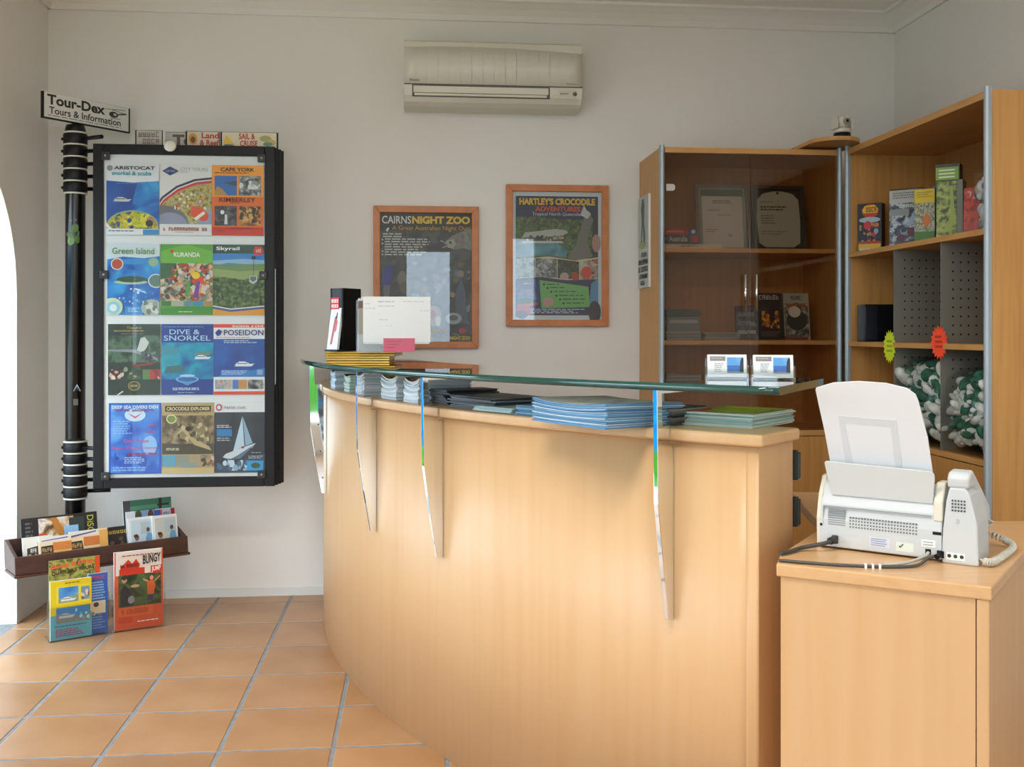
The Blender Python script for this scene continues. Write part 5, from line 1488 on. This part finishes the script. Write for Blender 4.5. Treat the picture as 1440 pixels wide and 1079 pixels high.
MB().box(pl.x - .03, pl.x + .03, TD * .5, pl.y - .04, -.022, -.0105, BLACK).build('pole_arm', ty)


def tray_at(x, y, z):
    return (TL.x + x * math.cos(ta) - y * math.sin(ta), TL.y + x * math.sin(ta) + y * math.cos(ta), TZ + z)


def in_tray(name, label, w, h, t, x, y, lean, spec, paper=WHITEP, rz=0, z=.013, cat='leaflet'):
    return sheet(name, label, cat, w, h, t, spec, tray_at(x, y, z), (R(-lean), 0, ta + R(rz)), 'leaflets in the wooden tray', paper)


in_tray('booklet', 'dark booklet with colour photographs and green side lettering, back left of tray', .278, .174, .010, .188, .098, 12,
        [('r', 0, 0, 1, 1, '#17191a'), ('r', .22, .05, .68, .96, photo('tourist', ['#1c1e20', '#5a4a34', '#c8a070', '#e0dcd4', '#7a2c24'], 22)), ('p', [(.38, .96), (.46, .96), (.60, .50), (.54, .45), (.44, .65)], '#b8762c'), ('e', .27, .55, .07, .10, '#c8502c'), ('r', .62, .10, .82, .92, '#2a3634'), ('r', .55, .55, .74, .75, '#8cbce0'),
         ('l', .05, .3, .16, .9, 7, '#5a5c5c'), ('t', 'DiSCOVER', .86, .05, .95, .93, '#b8b43a', .01, 0, True)], flat('#202224', .5))
in_tray('booklet', 'black booklet with gold worn lettering in the middle of the tray', .155, .108, .008, .375, .085, 18,
        [('r', 0, 0, 1, 1, '#1a1512'), ('g', .08, .74, .92, .86, 9, '#b89c3c'), ('b', .1, .1, .9, .6, 22, .06, ['#5a4630', '#8c7a54', '#3a2a1c', '#c8c0a0'])], flat('#1a1512', .5), cat='booklet')
in_tray('leaflet', 'orange and cream leaflet at the far left front of the tray', .106, .110, .006, .095, .058, 12,
        [('r', 0, 0, 1, 1, '#e4e0d6'), ('p', [(.5, .3), (1, .4), (1, .85), (.5, .8)], '#d89048'), ('p', [(.14, .22), (.5, .25), (.5, .68), (.14, .62)], '#3a3028'), ('g', .18, .46, .46, .60, 4, '#d8d8d0'), ('g', .18, .30, .46, .42, 4, '#d8d8d0')])
in_tray('leaflet', 'orange and cream leaflet, middle of the three at the tray front', .116, .107, .007, .153, .040, 12,
        [('r', 0, 0, 1, 1, '#e8d8b8'), ('r', 0, .84, .95, 1, '#e4e0d8'), ('p', [(.08, .85), (.9, .90), (.9, .94), (.08, .88)], '#5a4a8c'), ('r', .42, .5, 1, .78, '#d8843c'), ('r', .42, .3, 1, .5, '#e0b870'), ('p', [(.06, .28), (.44, .30), (.42, .70), (.06, .68)], '#3a2e26'), ('g', .09, .48, .40, .62, 4, '#c8a060'), ('g', .09, .32, .40, .44, 4, '#c8a060')])
in_tray('leaflet', 'orange and cream leaflet with violet stripe, right of the three at the tray front', .142, .115, .007, .276, .042, 12,
        [('r', 0, 0, 1, 1, '#e8d2a8'), ('r', 0, .82, .75, 1, '#e0dcd8'), ('p', [(.02, .80), (.70, .92), (.70, .96), (.02, .86)], '#5a4a8c'), ('r', .36, .48, .78, .78, '#d07a3c'), ('r', .78, .3, 1, .95, '#e0a858'), ('p', [(.04, .26), (.36, .28), (.32, .68), (.02, .66)], '#3a2e26'), ('g', .05, .46, .32, .60, 4, '#c8a060'), ('g', .05, .30, .32, .42, 4, '#c8a060')])
in_tray('booklet', 'green striped booklet at the back right of the tray', .196, .200, .008, .528, .105, 10,
        [('r', 0, 0, 1, 1, '#3c7a64'), ('r', 0, .80, 1, .88, '#57987c'), ('r', 0, .60, 1, .72, '#6ab0a0'), ('r', .0, 0, .14, 1, '#4a4650'), ('p', [(.72, .62), (.78, .62), (.80, 1), (.74, 1)], '#2a302c'), ('r', .7, .84, .95, .88, '#2a302c')], flat('#c9d0cc', .5), cat='booklet')
in_tray('leaflet', 'leaflet with blue and red figures behind the white photo leaflets', .196, .159, .008, .533, .088, 10,
        [('r', 0, 0, 1, 1, '#d4dce4'), ('r', .18, .5, .6, 1, '#7a9cc4'), ('e', .25, .85, .07, .16, '#4a4c34'), ('e', .50, .85, .06, .15, '#5a3424'), ('r', .57, .5, .70, .97, '#3a5cb0'), ('r', .70, .5, .74, .97, '#d85a4c'), ('r', .74, .5, .92, .97, '#c4d0e4'), ('g', .76, .7, .9, .9, 3, '#7a8cb8'), ('r', .92, .6, 1, .98, '#b8243c')])
for k, lbl in enumerate(('white leaflet with two people by a window, left of the matching pair', 'white leaflet with two people by a window, right of the matching pair')):
    in_tray('leaflet', lbl, .101, .138, .010, .485 + .092 * k, .062 - .010 * k, 12,
            [('r', 0, 0, 1, 1, '#e8eef2'), ('r', .1, .04, .95, .92, ['#c4d8e4', '#c8ccc4'][k]), ('r', .48, .5, .9, .85, '#b4c4cc'), ('e', .30, .42, .09, .085, '#8a5a44'), ('e', .27, .47, .09, .05, '#4a3020'), ('p', [(.14, .04), (.14, .26), (.26, .34), (.46, .26), (.5, .04)], '#a8b4dc'), ('e', .76, .62, .07, .065, '#5a4444'), ('p', [(.62, .04), (.66, .40), (.74, .54), (.90, .50), (.95, .1), (.9, .04)], '#6aa4c4'), ('p', [(.5, .04), (.55, .28), (.62, .3), (.66, .04)], '#b88c74')])

# ================================================================ BROCHURE HOLDERS ON THE FLOOR
def holder(label, x, y, ang, w, h, d):
    t = thing('acrylic_brochure_holder', label, 'brochure holder', (x, y, 0), (0, 0, ang), 'clear brochure holders on the floor')
    tilt = .03
    zz = lambda a, b: (b + a * 0, a)
    MB().prism([(0, .002), (.003, .002), (.003 + h * .6 * tilt, h * .6), (h * .6 * tilt, h * .6)], 'x', -w / 2, w / 2, CLEAR).build('front_plate', t)
    MB().prism([(d, .002), (d + .003, .002), (d + .003 + h * tilt, h), (d + h * tilt, h)], 'x', -w / 2, w / 2, CLEAR).build('back_plate', t)
    for s in (-1, 1):
        MB().prism([(0, .002), (d, .002), (d + h * .8 * tilt, h * .8), (h * .6 * tilt, h * .6)], 'x', s * (w / 2 + .0015) - .0015, s * (w / 2 + .0015) + .0015, CLEAR).build('side_plate', t)
    MB().box(-w / 2, w / 2, 0, d + .06, 0, .002, CLEAR).build('base_plate', t)
    return t


H1a, H2a = R(29), R(26)
h1 = Vector((-1.252, 3.943))
h2 = Vector((-1.060, 4.035))
holder('clear floor holder with yellow and blue brochures under the tray', h1.x, h1.y, H1a, .212, .210, .042)
holder('clear floor holder with a red bungy brochure under the tray', h2.x, h2.y, H2a, .190, .285, .030)


def held(label, base, ang, x, y, w, h, t, spec, paper=WHITEP, z=.004):
    return sheet('brochure', label, 'brochure', w, h, t, spec, (base.x + x * math.cos(ang) - y * math.sin(ang), base.y + x * math.sin(ang) + y * math.cos(ang), z), (-math.atan(.03), 0, ang), 'brochures in the floor holders', paper)


held('yellow framed brochure with two sea photographs in the left floor holder', h1, H1a, -.030, .005, .145, .218, .010,
     [('r', 0, 0, 1, 1, '#5aa8b8'), ('p', [(0, .42), (1, .42), (1, 1), (0, 1)], '#e0c81c'), ('r', .14, .60, .96, .90, '#e8d42a'), ('r', .20, .62, .68, .88, SKYB), ('p', [(.20, .62), (.68, .62), (.68, .74), (.45, .72), (.2, .70)], '#8c9c7c'), *boat(.44, .675, .19), ('r', .74, .64, .94, .86, '#6a94b0'), ('b', .74, .64, .94, .84, 8, .06, ['#d8c8b8', '#8a3c3c']),
      ('r', .14, .28, .96, .54, '#3c7cb4'), ('p', [(.14, .28), (.96, .28), (.96, .40), (.6, .38), (.14, .44)], '#7a7c74'), ('b', .6, .3, .94, .5, 8, .05, ['#8cd4d8', '#5aa0b8']), *boat(.40, .40, .2, '#b4bcb4', '#98a49c'), ('l', .12, .04, .9, .18, 4, '#8a4a64'), ('l', .35, .93, .75, .96, 1, '#6a5c10'), ('l', .1, .2, .9, .24, 1, '#3c6878')])
held('blue brochure with a reef square in the left floor holder', h1, H1a, .068, .017, .070, .226, .008,
     [('r', 0, 0, 1, 1, '#2c5ca8'), ('g', .1, .90, .9, .96, 5, '#b04a5c'), ('l', .1, .55, .9, .86, 7, '#8cb4e0'), ('r', .12, .33, .88, .54, '#d8c8a4'), ('e', .4, .48, .14, .04, '#3a3430'), ('l', .1, .06, .9, .28, 5, '#6a94c8'), ('b', .1, .3, .9, .36, 4, .1, ['#c8b890', '#8c7a5c'])])
held('jungle coloured quad bike tour brochure at the back of the left floor holder', h1, H1a, -.012, .029, .180, .290, .008,
     [('r', 0, 0, 1, 1, '#4a4a24'), ('r', 0, .72, 1, 1, photo('quad', ['#2a3018', '#6a7030', '#b0a850', '#3c4420', '#d8d0a0'], 24)), ('r', .90, .60, 1, 1, '#d0481c'), ('t', 'Down & Dirty', .04, .875, .88, .945, '#e0602c', .05, .04), ('t', 'QUAD BIKE TOURS', .05, .80, .88, .855, '#1a1a14', .03, .05), ('r', 0, 0, 1, .7, '#5a5a2c')], flat('#8c8a5c', .5))
held('red and white bungy brochure with jumpers in the right floor holder', h2, H2a, 0, .008, .180, .298, .012,
     [('r', 0, 0, 1, 1, '#d8542c'), ('r', .03, .70, .97, 1, '#e0d4c8'), ('r', .10, .70, .62, .78, '#c83420'), ('r', .08, .29, .96, .70, photo('bungy', ['#141c12', '#2a3a1f', '#4c6434', '#1c2420'], 20)), ('p', [(.12, .30), (.12, .50), (.20, .58), (.30, .52), (.40, .36), (.4, .30)], '#20222c'), ('e', .20, .64, .055, .04, '#b08a70'), ('e', .20, .67, .06, .03, '#3a2418'), ('e', .42, .55, .09, .02, '#c8a078'), ('e', .34, .38, .07, .05, '#8c8c8c'),
      ('p', [(.68, .42), (.66, .56), (.72, .60), (.80, .60), (.84, .54), (.80, .42)], '#e0642c'), ('e', .76, .635, .04, .03, '#c89070'), ('p', [(.68, .58), (.58, .62), (.58, .64), (.70, .60)], '#c89070'), ('p', [(.82, .58), (.94, .64), (.94, .66), (.82, .60)], '#c89070'), ('p', [(.68, .42), (.80, .42), (.78, .34), (.66, .34)], '#2c3c5c'),
      ('p', [(.12, .80), (.28, .90), (.36, .84), (.44, .90), (.52, .82), (.5, .78), (.12, .76)], '#c8301c'), ('t', 'BUNGY', .58, .815, .95, .935, '#1c1a1a', .03, .06), ('r', .74, .69, .97, .79, '#c83820'), ('t', 'JUMP', .76, .70, .95, .775, '#f0e8e0', .03, .05), ('g', .12, .80, .5, .84, 9, '#6a1810'), ('l', .15, .93, .9, .955, 1, '#a84434'),
      ('r', .08, .17, .78, .29, '#e0602c'), ('g', .14, .20, .74, .265, 12, '#b83c1c'), ('r', .08, .09, .35, .17, '#c84424'), ('l', .46, .075, .95, .10, 1, '#f0e0d8'), ('e', .55, .2, .0, .0, '#e0602c')])
